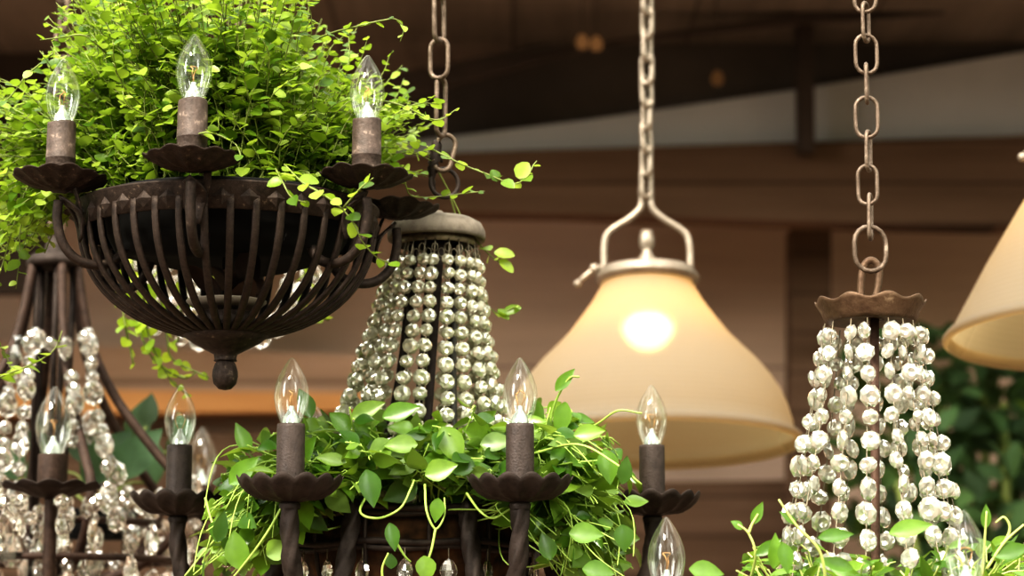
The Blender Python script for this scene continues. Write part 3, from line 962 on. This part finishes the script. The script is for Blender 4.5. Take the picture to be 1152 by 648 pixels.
chr_ = thing('hanging_chain', 'bronze-brown chain of open links above the scalloped bronze cap', 'chain', P(981, 318, RD), 'iron hanging chains')
cz = P(981, 318, RD)
o = obj('ring', link_mesh(.047, .0335, .0026, CHAINM, 'ring'), chr_, loc=P(979, 280, RD) - cz, rot=(0, 0, .15))
rr = random.Random(8)
for i, (x, y, L, W, yaw, lean) in enumerate([(979, 244, .048, .0165, 1.25, .1), (976, 208, .041, .0195, -.3, 0), (977, 170, .042, .0165, 1.15, .06), (975, 132, .043, .0225, -.15, 0), (975, 94, .041, .0165, 1.35, .0),
                                             (974.5, 61, .041, .0225, .1, 0), (974, 25, .041, .017, 1.05, 0), (973, -8, .041, .022, -.15, 0), (973, -44, .041, .017, 1.3, 0), (973, -80, .041, .022, .0, 0), (973, -116, .041, .02, 1.3, 0), (973, -152, .041, .022, 0, 0)]):
    obj('chain_link', link_mesh(L, W, .0022, CHAINM), chr_, loc=P(x, y, RD) - cz, rot=(0, lean, yaw))

plantC = thing('trailing_plant', 'upright green plant with narrow pointed leaves in the right-hand chandelier basket', 'plant', RC + Vector((0, 0, -.01)))
PC = RC + Vector((0, 0, -.01))
mb = MB(); mb.lathe([(0, -.02), (.10, -.02), (.118, .000), (.112, .004), (.06, .012), (0, .014)], 40)
obj('soil', mb, plantC, mats=SOIL)
polyC = [(822, 700), (822, 625), (850, 612), (885, 600), (905, 610), (950, 622), (1000, 625), (1060, 612), (1110, 600), (1150, 612), (1190, 660), (1190, 720)]
rr = random.Random(61)
fol = MB(); stm = MB()
for k in range(190):
    x, y = sample_poly(polyC, rr)
    tgt = P(x, y, rr.uniform(2.10 if 1020 < x < 1150 or x < 800 else 2.03, 2.42)) - PC
    st = soil_start(tgt, rr, .008)
    pts = stem_curve(st, tgt, .03, rr=rr, wob=.015)
    stm.tube(pts, [.0014 * (1 - .45 * i / len(pts)) for i in range(len(pts))], 6)
    leaves_on(fol, pts, rr, .3, .0135, .033, .0125, 1, up=.6, cup=.3, droop=.2, spread=.75)
for path in [
    [(842, 660, 2.1), (850, 625, 2.08), (842, 600, 2.08), (830, 590, 2.08)],
    [(842, 600, 2.08), (846, 590, 2.08), (853, 578, 2.08)],
    [(930, 660, 2.05), (922, 620, 2.04), (895, 590, 2.04), (876, 562, 2.04)],
    [(1105, 650, 2.1), (1108, 605, 2.1), (1110, 575, 2.1)],
    [(1110, 640, 2.08), (1130, 610, 2.08), (1152, 590, 2.08)],
    [(1110, 640, 2.1), (1135, 600, 2.1), (1130, 582, 2.1), (1120, 588, 2.1)],
]:
    pts = [p - PC for p in bez([P(*q) for q in path], 6)]
    stm.tube(pts, [.0016 * (1 - .4 * i / len(pts)) for i in range(len(pts))], 6)
for q in [(836, 595, 2.08, -.7, .5, .014, .009), (846, 590, 2.08, .5, 1, .024, .011), (870, 640, 2.06, .1, 1, .034, .014), (920, 605, 2.04, 1, .15, .034, .014), (896, 590, 2.04, -.6, .5, .02, .008),
          (1108, 595, 2.1, .1, 1, .024, .011), (1115, 625, 2.08, 1, .25, .04, .017), (1000, 600, 2.05, 1, .25, .042, .018), (960, 640, 2.05, -1, .3, .036, .014), (775, 640, 2.1, 1, -.1, .034, .02), (880, 610, 2.05, .2, -1, .03, .016), (850, 625, 2.07, .9, .6, .03, .012)]:
    lone(fol, PC, *q)
obj('foliage', fol, plantC, mats=LEAF_C)
obj('stems', stm, plantC, mats=STEM_C)

# ================================================================== 3. pendant lamps
SHADE = shade_mat('prismatic_shade_glass', (.25, .235, .205), (.66, .50, .28))
BULBLIT = emission('lit_bulb', (1, .70, .32), 19)
def lamp(name, label, x, yrim, d, prof, k, energy):
    o0 = P(x, yrim, d)
    t = thing(name, label, 'pendant lamp', o0)
    s = k * d / FPX
    mb = MB()
    pr = [(r * s, h * s) for r, h in prof]
    nrib = 90
    mb.lathe(pr, 180, wave=lambda r, z, a: (r * (1 + .004 * math.cos(nrib * a)), z))
    mb.lathe([(pr[0][0] * 1.0, -.004 * 1), (pr[0][0] * 1.022, 0), (pr[0][0] * 1.024, .006), (pr[0][0] * 1.006, .011), (pr[0][0] * .975, .014)], 96)
    obj('lamp_shade', mb, t, mats=SHADE)
    rt, ht = pr[-1]
    mb = MB()
    mb.lathe([(0, ht), (.017, ht), (.017, ht * .63 + .028), (.009, ht * .63 + .030), (0, ht * .63 + .031)], 20)
    obj('bulb_holder', mb, t, mats=NICKEL)
    mb = MB()
    mb.lathe([(rt * 1.06, ht - .006), (rt * 1.12, ht - .004), (rt * 1.14, ht + .010), (rt * 1.08, ht + .017), (rt * .8, ht + .021), (rt * .35, ht + .025), (0, ht + .026)], 48)
    mb.lathe([(rt * 1.1, ht - .003), (rt * 1.2, ht), (rt * 1.2, ht + .005), (rt * 1.1, ht + .008)], 48)
    obj('metal_cap', mb, t, mats=NICKEL)
    mb = MB()
    mb.lathe([(0, ht + .02), (.016, ht + .022), (.017, ht + .034), (.010, ht + .042), (.008, ht + .05), (.012, ht + .056), (.013, ht + .068), (.009, ht + .082), (0, ht + .084)], 20)
    obj('socket', mb, t, mats=NICKEL)
    mb = MB()
    g = ht + .018
    for sx in (-1, 1):
        mb.tube(bez([(sx * rt * .98, 0, g - .012), (sx * rt * .98, 0, g + .038), (sx * rt * .86, 0, g + .062), (sx * rt * .35, 0, g + .086), (sx * rt * .12, 0, g + .105), (sx * rt * .10, 0, g + .135)], 5), .0058, 9)
    obj('hanger', mb, t, mats=NICKEL)
    mb = MB()
    mb.tube(bez([(-rt * 1.02, -.01, g + .002), (-rt * 1.25, -.012, g - .004), (-rt * 1.55, -.012, g - .022)], 4), .0045, 8)
    mb.lathe([(0, -.009), (.006, -.007), (.0085, 0), (.006, .007), (0, .009)], 12, c=(-rt * 1.22, -.012, g - .002))
    mb.lathe([(0, -.007), (.005, -.005), (.007, 0), (.005, .005), (0, .007)], 12, c=(-rt * 1.6, -.012, g - .026))
    obj('thumb_screw', mb, t, mats=NICKEL)
    bz = ht * .63
    mb = MB()
    mb.lathe([(0, -.034), (.013, -.0315), (.0245, -.0235), (.032, -.011), (.034, 0), (.032, .011), (.0245, .0235), (.013, .0315), (0, .034)], 24, c=(0, 0, bz))
    obj('light_bulb', mb, t, mats=BULBLIT)
    t.rotation_euler = (math.radians(-4.5), 0, 0)
    return t, o0 + Matrix.Rotation(math.radians(-4.5), 3, 'X') @ Vector((0, 0, ht + .137)), ht
profB = [(168, 0), (167.5, 4), (162, 9), (160, 24), (155, 42), (147, 60), (136, 77), (121, 95), (105, 111), (90, 127), (76, 146), (64, 163), (55, 179), (50, 190)]
t1, o1, h1 = lamp('pendant_lamp', 'glowing bell-shaped glass pendant lamp hanging behind the leafy centre basket', 731, 500, 3.4, profB, 1.0, .42)
profC = [(167, 0), (160, 14), (150, 32), (138, 53), (124, 78), (108, 104), (92, 130), (78, 152), (66, 170), (58, 182), (54, 190)]
t2, o2, h2 = lamp('pendant_lamp', 'cut-off pale conical pendant lamp at the right edge, beyond the bronze-capped chandelier', 1257, 379, 3.0, profC, 1.13, .3)
make_chain('hanging_chain', 'out-of-focus pale chain holding the glowing bell-shaped lamp', P(729, -160, 3.4), o1, .047, .0185, .0046, NICKEL, yaw=.75, rr=random.Random(3))
make_chain('hanging_chain', 'pale chain of the cut-off conical lamp, beyond the right edge', P(1246, -160, 3.0), o2, .052, .021, .0042, NICKEL, yaw=.9, rr=random.Random(5))

# ================================================================== 4. blurred chandelier at the left
LD = 3.10
lz = P(62, 296, LD)
LEFTC = Vector((lz.x, lz.y, lz.z))
lch = thing('crystal_chandelier', 'out-of-focus chandelier at the lower left with curved bars and pear-shaped crystal drops', 'chandelier', LEFTC)
def rel(x, y, d): return P(x, y, d) - LEFTC
mb = MB()
mb.lathe([(.016, .016), (.030, .012), (.040, .004), (.0405, -.004), (.034, -.008), (0, -.008)], 32)
mb.lathe([(0, .04), (.010, .038), (.014, .028), (.016, .016)], 20)
obj('top_cap', mb, lch, mats=IRON2)
zpan = rel(58, 561, LD - .30).z
for k, th in enumerate((-52, 28, 80, 140, 200, 250)):
    a = az(th); dv = Vector((math.cos(a), math.sin(a), 0))
    mb = MB()
    mb.tube(bez([dv * .033 + Vector((0, 0, -.004)), dv * .045 + Vector((0, 0, -.07)), dv * .062 + Vector((0, 0, -.13)), dv * .10 + Vector((0, 0, -.20)), dv * .16 + Vector((0, 0, -.275)), dv * .20 + Vector((0, 0, -.32)), dv * .20 + Vector((0, 0, -.36)), dv * .15 + Vector((0, 0, -.42)), dv * .05 + Vector((0, 0, -.46))], 5), .0068, 9)
    obj('curved_bar', mb, lch, mats=RODD)
for k in range(5):
    a = 2 * PI * k / 5
    mb = MB(); mb.tube([(.026 * math.cos(a), .026 * math.sin(a), -.006), (.026 * math.cos(a), .026 * math.sin(a), -.10), (.02 * math.cos(a), .02 * math.sin(a), -.47)], .0045, 8)
    obj('inner_bar', mb, lch, mats=IRON2)
al = bez([(.30, 0, 0), (.30, 0, -.05), (.295, 0, -.12), (.26, 0, -.19), (.19, 0, -.20), (.12, 0, -.16), (.03, 0, -.12)], 5)
mb = MB(); mb.tube(al, .0085, 10); ARM_L = mb.mesh('arm', RODD)
slv = sleeve_mesh(.049, .0185, RODD)
pm = MB(); 
def wl(r, z, a):
    q = max(0, (r - .02) / .04); return r * (1 + .04 * q * abs(math.sin(6 * a))), z + .005 * q * q * (abs(math.sin(6 * a)) - .5)
pm.lathe([(0, -.004), (.02, -.003), (.045, .006), (.062, .012), (.061, .0135), (.044, .009), (0, .002)], 72, wave=wl)
PANL = pm.mesh('drip_pan', IRON2)
LDROP = drop_mesh(.046, .032, CRY3); LDROP2 = drop_mesh(.028, .016, CRY3); LBEAD = bead_mesh(.0105, .0075, CRY3); LBEAD2 = bead_mesh(.0155, .008, CRY3, 1.2)
rr = random.Random(71)
for th in (13, 143, 215, 287):
    A = obj('arm', ARM_L, lch, loc=(0, 0, zpan), rot=(0, 0, az(th)))
    obj('drip_pan', PANL, A, loc=(.30, 0, .002), rot=(0, 0, .2))
    obj('candle_sleeve', slv, A, loc=(.30, 0, .004))
    obj('candle_bulb', BULB_BIG, A, loc=(.30, 0, .052))
    for k in range(7):
        a = 2 * PI * k / 7 + .2
        p = Vector((.30 + .058 * math.cos(a), .058 * math.sin(a), .004))
        obj('crystal_bead', LBEAD, A, loc=p + Vector((0, 0, -.014)), rot=(0, 0, rr.uniform(0, 3)))
        obj('crystal_drop', LDROP if k % 2 else LDROP2, A, loc=p + Vector((0, 0, -.028)), rot=(0, 0, rr.uniform(0, 3)))
# swags and hanging strings of mixed crystals (pixel paths at their depth)
def crystal_string(root, org, path, me_list, step, rr, name='crystal_string'):
    pts = [p - org for p in bez([P(*q) for q in path], 8)]
    mb = MB(); mb.tube(pts, .0008, 5)
    w = obj(name, mb, root, mats=WIREM)
    run = 0; nxt = .006; i = 0
    for a, b in zip(pts, pts[1:]):
        l = (b - a).length
        while run + l > nxt:
            p = a.lerp(b, (nxt - run) / l)
            o = obj('crystal_bead', me_list[i % len(me_list)], w, loc=p, rot=(0, 0, rr.uniform(-1.2, 1.2)))
            nxt += step * rr.uniform(.85, 1.15) * (1.25 if me_list[i % len(me_list)] is LBEAD2 else .85); i += 1
        run += l
    return w, pts
cfg = [
    [(40, 372, 3.02), (34, 400, 2.98), (26, 470, 2.92), (20, 540, 2.88)],
    [(80, 420, 2.98), (84, 450, 2.95), (82, 500, 2.92)],
    [(98, 372, 3.03), (102, 400, 3.0), (106, 450, 2.97), (116, 490, 2.94), (122, 540, 2.92)],
    [(40, 376, 3.02), (70, 392, 3.0), (100, 376, 3.02)],
    [(20, 380, 3.05), (10, 440, 3.0), (4, 500, 2.95), (0, 560, 2.92)],
    [(112, 500, 2.95), (150, 560, 2.95), (190, 560, 3.1), (225, 545, 3.25)],
    [(0, 560, 2.86), (40, 585, 2.82), (80, 585, 2.82), (115, 560, 2.86)],
    [(120, 545, 2.9), (128, 575, 2.88), (136, 600, 2.88)],
    [(165, 570, 3.05), (168, 600, 3.05), (172, 640, 3.05)],
    [(100, 560, 2.9), (104, 590, 2.9), (106, 610, 2.9)],
    [(15, 560, 2.86), (12, 590, 2.86), (14, 600, 2.86)],
    [(45, 570, 2.9), (42, 610, 2.9), (46, 650, 2.9)],
    [(75, 560, 2.9), (74, 600, 2.9), (76, 640, 2.9)],
    [(140, 560, 3.1), (148, 600, 3.1), (150, 650, 3.1)],
    [(30, 460, 3.2), (70, 490, 3.2), (110, 470, 3.2)],
]
for i, pth in enumerate(cfg):
    w, pts = crystal_string(lch, LEFTC, pth, [LBEAD, LBEAD2, LBEAD] if i % 2 == 0 else [LBEAD, LBEAD, LBEAD2], .027, rr)
    if i >= 8 or i in (0, 2): obj('crystal_drop', LDROP, w, loc=pts[-1], rot=(0, 0, rr.uniform(-.6, .6)))
# more pear drops along the lower tier
for k in range(12):
    x = rr.uniform(-10, 235); y = rr.uniform(585, 650); d = rr.uniform(2.85, 3.25)
    p = rel(x, y, d)
    mb = MB(); mb.tube([p + Vector((0, 0, .03)), p], .0008, 5)
    w = obj('drop_hook', mb, lch, mats=WIREM)
    obj('crystal_drop', LDROP, w, loc=p, rot=(0, 0, rr.uniform(-1, 1)))
    obj('crystal_bead', LBEAD, w, loc=p + Vector((0, 0, .012)), rot=(0, 0, rr.uniform(-1, 1)))
mb = MB()
for q in range(3):
    mb.tube([((.155 + .02 * q) * math.cos(a), (.155 + .02 * q) * math.sin(a), zpan - .02 - .05 * q) for a in [2 * PI * i / 60 for i in range(60)]], .005, 7, closed=True)
obj('tier_ring', mb, lch, mats=RODD)
make_chain('hanging_chain', 'chain of the blurred left chandelier, behind the small-leaved plant', LEFTC + Vector((0, 0, .60)), LEFTC + Vector((0, 0, .036)), .05, .021, .003, CHAINM, rr=random.Random(12))

# broad leaf plant inside it, and yellow-green vine behind the bowl
pl = thing('broadleaf_plant', 'blurred dark green broad-leaved plant inside the left chandelier', 'plant', P(110, 560, 3.18))
o0 = P(110, 560, 3.18)
rr = random.Random(81); fol = MB(); stm = MB()
for (x, y, dx, dz, L, W, d) in [(95, 545, .5, .7, .10, .06, 3.12), (130, 540, .6, .8, .095, .055, 3.1), (175, 545, -.3, 1, .09, .05, 3.2), (70, 530, -.6, .8, .08, .05, 3.2), (150, 500, .2, 1, .07, .04, 3.25), (190, 520, .4, 1, .07, .03, 3.25),
                             (120, 520, -.7, .5, .08, .05, 3.2), (210, 500, -.2, .8, .05, .03, 3.25), (165, 480, .1, .9, .05, .03, 3.2), (20, 540, -.5, 1, .08, .05, 3.25), (40, 560, .2, 1, .09, .05, 3.25)]:
    b = P(x, y, d) - o0
    stm.tube(bez([Vector((0, 0, -.02)), b * .5 + Vector((0, 0, .01)), b], 4), .002, 6)
    fol.leaf(b, Vector((dx, -.1, dz)), Vector((.1, -1, .4)), L, W, 0, 1, .2, .3)
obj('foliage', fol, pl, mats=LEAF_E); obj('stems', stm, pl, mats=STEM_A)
mb = MB(); mb.lathe([(0, -.06), (.05, -.06), (.06, -.02), (.058, -.018), (0, -.02)], 24); obj('plant_pot', mb, pl, mats=POT)

pv = thing('trailing_vine', 'blurred yellow-green vine trailing down behind the ribbed bowl', 'vine', P(170, 250, 2.75))
o0 = P(170, 250, 2.75); rr = random.Random(83); fol = MB(); stm = MB()
for path in [[(150, 240, 2.72), (150, 330, 2.75), (160, 380, 2.74), (178, 410, 2.73), (205, 425, 2.72), (220, 420, 2.72)], [(165, 240, 2.72), (162, 340, 2.74), (170, 385, 2.73), (190, 425, 2.72), (212, 445, 2.72)],
             [(140, 240, 2.75), (138, 340, 2.76), (146, 390, 2.75), (150, 410, 2.75)], [(175, 240, 2.75), (180, 330, 2.76), (188, 380, 2.75), (195, 405, 2.75), (235, 425, 2.74)], [(210, 235, 2.7), (215, 290, 2.7), (205, 340, 2.7), (200, 385, 2.7)],
             [(330, 240, 2.7), (345, 320, 2.72), (340, 350, 2.72), (370, 360, 2.72)], [(230, 250, 2.75), (235, 300, 2.75), (228, 330, 2.75)]]:
    pts = [p - o0 for p in bez([P(*q) for q in path], 6)]
    stm.tube(pts, .0013, 5)
    leaves_on(fol, pts, rr, .3, .0105, .019, .015, 2, up=.5, spread=1.0)
stm.tube([p - o0 for p in bez([P(130, 240, 2.75), P(175, 238, 2.74), P(230, 240, 2.74), P(340, 238, 2.70)], 6)], .002, 5)
obj('foliage', fol, pv, mats=LEAF_D); obj('stems', stm, pv, mats=STEM_A)

# swag of crystals seen through the ribs
gl = thing('crystal_garland', 'blurred swag of clear crystals seen through the ribs of the bowl', 'garland', P(260, 390, 2.95))
o0 = P(260, 390, 2.95); rr = random.Random(85)
for path in [[(150, 285, 2.9), (180, 330, 2.9), (215, 375, 2.9), (262, 388, 2.9), (305, 370, 2.9), (335, 335, 2.9), (360, 290, 2.9)],
             [(190, 285, 2.95), (200, 330, 2.95), (205, 385, 2.95)], [(325, 290, 2.95), (322, 330, 2.95), (318, 370, 2.95)], [(215, 280, 3.0), (220, 330, 3.0), (222, 370, 3.0)], [(170, 275, 2.95), (172, 330, 2.95), (176, 380, 2.95)]]:
    crystal_string(gl, o0, path, [LBEAD2, LBEAD, LBEAD2], .024, rr)

# ================================================================== 5. setting
def structure(name, mb, mat, loc=(0, 0, 0), rot=(0, 0, 0)):
    o = obj(name, mb, None, loc=loc, rot=rot, mats=mat)
    o['kind'] = 'structure'
    return o
WALL = wood('brown_plank_wall', (.50, .36, .285), (.62, .45, .355), plank=.62, gap=.02)
DARKW = wood('dark_roof_boards', (.17, .14, .118), (.26, .215, .185), plank=.5, axis='X', gap=.03)
DARKB = plain('dark_beam', (.06, .04, .031), .85, 0, .35, 4)
BROWNB = wood('brown_beam', (.12, .072, .045), (.20, .125, .085), plank=.12)
GREYP = plain('grey_roof_sheet', (.50, .47, .465), .7, 0, .12, 2.5)
LIGHTB = plain('grey_brown_board', (.13, .108, .09), .8, 0, .2, 3)
TANW = wood('tan_planks', (.40, .26, .18), (.55, .37, .27), plank=.2)
ORANGE = wood('orange_ledge', (.60, .30, .12), (.75, .40, .18), plank=.2)
FLOORM = plain('brick_floor', (.16, .11, .08), .9, 0, .3, 6)
mb = MB(); mb.box((-4.5, 7.0, 0), (4.5, 7.15, 3.4)); structure('wall_back', mb, WALL)
mb = MB(); mb.box((-4.5, 4.3, 3.32), (4.5, 7.15, 3.40)); structure('ceiling', mb, DARKW)
mb = MB(); mb.box((-5, -4, -.05), (5, 7.15, 0)); structure('floor', mb, FLOORM)
def poly_panel(name, pts, d, mat, thick=.03):
    """upright slab standing at depth d with the given outline"""
    mb = MB()
    vs = [P(x, y, d) for x, y in pts]
    y0 = sum(v.y for v in vs) / len(vs)
    for dy in (0, thick):
        for v in vs:
            # slide along the sight line to the common plane y0
            t = (y0 - CAM.y) / (v.y - CAM.y)
            w = CAM + (v - CAM) * t
            mb.v.append(Vector((w.x, y0 + dy, w.z)))
    n = len(vs)
    mb.face(tuple(range(n)), 0, False); mb.face(tuple(range(2 * n - 1, n - 1, -1)), 0, False)
    for i in range(n):
        j = (i + 1) % n
        mb.face((i, i + n, j + n, j), 0, False)
    return structure(name, mb, mat)
poly_panel('trim_1', [(420, 85), (1400, -60), (1400, -10), (930, 22), (700, 44), (420, 118)], 6.0, DARKB)
poly_panel('trim_11', [(420, 90), (700, 30), (930, 8), (1400, -40), (1400, 160), (420, 180)], 6.32, plain('far_ceiling_shade', (.085, .066, .056), .85, 0, .3, 3))  # added dark slab painting in the shade of the far ceiling
poly_panel('trim_2', [(360, 172), (520, 152), (660, 135), (900, 100), (1170, 55), (1170, 152), (900, 164), (660, 170), (520, 174), (360, 180)], 6.25, GREYP)
poly_panel('trim_3', [(896, -40), (914, -40), (917, 170), (899, 170)], 6.12, DARKB, .06)
poly_panel('trim_4', [(380, 176), (620, 168), (1300, 148), (1300, 258), (1000, 252), (640, 240), (380, 236)], 6.15, BROWNB, .12)
poly_panel('trim_5', [(890, 255), (935, 255), (938, 760), (888, 760)], 6.5, BROWNB, .12)
poly_panel('trim_6', [(-120, -60), (68, -60), (74, 150), (60, 330), (-120, 330)], 6.4, DARKB, .05)
poly_panel('trim_7', [(-150, 380), (410, 400), (410, 442), (-150, 436)], 6.8, TANW, .05)
poly_panel('trim_8', [(-150, 436), (410, 442), (410, 462), (-150, 468)], 6.75, ORANGE, .1)
poly_panel('trim_9', [(-150, 490), (470, 486), (470, 760), (-150, 760)], 6.7, BROWNB, .08)
poly_panel('trim_10', [(560, 545), (900, 540), (900, 780), (560, 780)], 6.6, BROWNB, .08)

# dim round lights under the roof
for i, (x, y) in enumerate([(655, 47), (671, 49), (807, 88)]):
    p = P(x, y, 5.6)
    t = thing('festoon_light', ['left dim amber light under the roof left of the pale chain, outer of two', 'dim amber light under the roof beside the outer one, nearer the pale chain', 'dim amber light under the roof right of the pale chain'][i], 'light', p, 'dim lights under the roof')
    mb = MB(); mb.lathe([(0, -.022), (.014, -.016), (.018, 0), (.012, .014), (.006, .02), (0, .02)], 16); obj('light_bulb', mb, t, mats=emission('dim_amber', (1, .5, .2), .15 if i < 2 else .08))
    mb = MB(); mb.tube([(0, 0, .018), (0, 0, 3.33 - p.z)], .0015, 6); obj('cord', mb, t, mats=DARKB)

# dark shrub at the lower right
sh = thing('shrub', 'dark green shrub in deep shade at the lower right, behind the bead strands', 'shrub', Vector((P(1120, 500, 5.6).x, P(1120, 500, 5.6).y, 0)))
o0 = sh.location.copy(); rr = random.Random(91); fol = MB(); stm = MB()
for k in range(16):
    a = rr.uniform(0, 6.28); q = rr.uniform(.1, .5)
    stm.tube(bez([Vector((0, 0, 0)), Vector((.1 * math.cos(a), .1 * math.sin(a), 1.0)), Vector((q * math.cos(a), q * math.sin(a) * .6, rr.uniform(1.7, 2.3)))], 4), .012, 6)
for k in range(1500):
    x = rr.gauss(0, .26); y = rr.gauss(0, .2); z = rr.uniform(1.2, 2.38)
    if abs(x) > .42 - .1 * max(0, z - 2): continue
    fol.leaf(Vector((x, y, z)), rand_dir(rr) + Vector((0, -.2, .0)), Vector((0, -.8, .8)) + rand_dir(rr) * .5, .085, .045, 0, 1, .2, .3)
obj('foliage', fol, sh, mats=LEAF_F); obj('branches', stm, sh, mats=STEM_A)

# ================================================================== light
w = bpy.data.worlds.new('sky'); S.world = w; w.use_nodes = True
nt = w.node_tree; nt.nodes.clear()
out = nt.nodes.new('ShaderNodeOutputWorld')
tc = nd(nt, 'ShaderNodeTexCoord')
sp = nd(nt, 'ShaderNodeSeparateXYZ'); nt.links.new(tc.outputs['Generated'], sp.inputs[0])
mr = nd(nt, 'ShaderNodeMapRange'); mr.inputs['From Min'].default_value = -1; mr.inputs['From Max'].default_value = 1
nt.links.new(sp.outputs['Z'], mr.inputs[0])
base = ramp(nt, mr.outputs[0], [(0, (.10, .08, .06)), (.46, (.16, .15, .11)), (.56, (.42, .46, .36)), (.75, (1.0, 1.0, .96)), (1, (1.15, 1.15, 1.1))])
nz = nd(nt, 'ShaderNodeTexNoise', Scale=3.2, Detail=3.0)
nt.links.new(tc.outputs['Generated'], nz.inputs['Vector'])
spots = ramp(nt, nz.outputs['Fac'], [(.38, (.25, .27, .22)), (.5, (.9, .9, .85)), (.62, (2.2, 2.2, 2.1))])
mx = nd(nt, 'ShaderNodeMixRGB', blend_type='MULTIPLY'); mx.inputs[0].default_value = 1
nt.links.new(base, mx.inputs[1]); nt.links.new(spots, mx.inputs[2])
def bright_patch(prev, d, size, val):  # bright sky patch added for highlights on bulbs and crystals
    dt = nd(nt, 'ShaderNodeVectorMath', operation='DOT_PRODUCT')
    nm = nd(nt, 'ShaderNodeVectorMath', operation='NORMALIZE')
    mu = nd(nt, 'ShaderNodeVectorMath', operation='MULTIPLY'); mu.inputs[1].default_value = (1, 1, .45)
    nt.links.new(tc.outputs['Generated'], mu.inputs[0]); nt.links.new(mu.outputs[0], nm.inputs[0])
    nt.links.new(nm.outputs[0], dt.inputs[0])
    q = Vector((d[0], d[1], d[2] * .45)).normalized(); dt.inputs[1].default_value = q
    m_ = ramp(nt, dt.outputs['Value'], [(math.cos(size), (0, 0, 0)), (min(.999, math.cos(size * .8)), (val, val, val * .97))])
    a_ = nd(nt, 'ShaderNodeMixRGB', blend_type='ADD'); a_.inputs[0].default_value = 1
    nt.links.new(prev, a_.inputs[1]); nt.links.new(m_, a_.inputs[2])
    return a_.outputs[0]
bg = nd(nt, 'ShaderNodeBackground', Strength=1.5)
sky = bright_patch(mx.outputs[0], (-.75, -.7, .35), .17, 9.0)
sky = bright_patch(sky, (.55, -.8, .45), .13, 8.0)
sky = bright_patch(sky, (.05, -.6, .9), .20, 5.0)
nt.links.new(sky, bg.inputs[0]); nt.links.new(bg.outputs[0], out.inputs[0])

def sun(name, direction, e, ang, col):
    L = bpy.data.lights.new(name, 'SUN'); L.energy = e; L.angle = math.radians(ang); L.color = col
    o = bpy.data.objects.new(name, L); COL.objects.link(o)
    o.rotation_euler = Vector(direction).to_track_quat('-Z', 'Y').to_euler()
    return o
sun('sun', (.30, .72, -.88), 4.6, 12, (1, .94, .80))

S.view_settings.view_transform = 'Standard'
S.view_settings.look = 'High Contrast'
S.view_settings.exposure = 0.12
S.cycles.max_bounces = 12
S.cycles.transparent_max_bounces = 24
S.cycles.transmission_bounces = 10
S.cycles.sample_clamp_indirect = 6
S.cycles.use_denoising = True
S.cycles.caustics_reflective = False
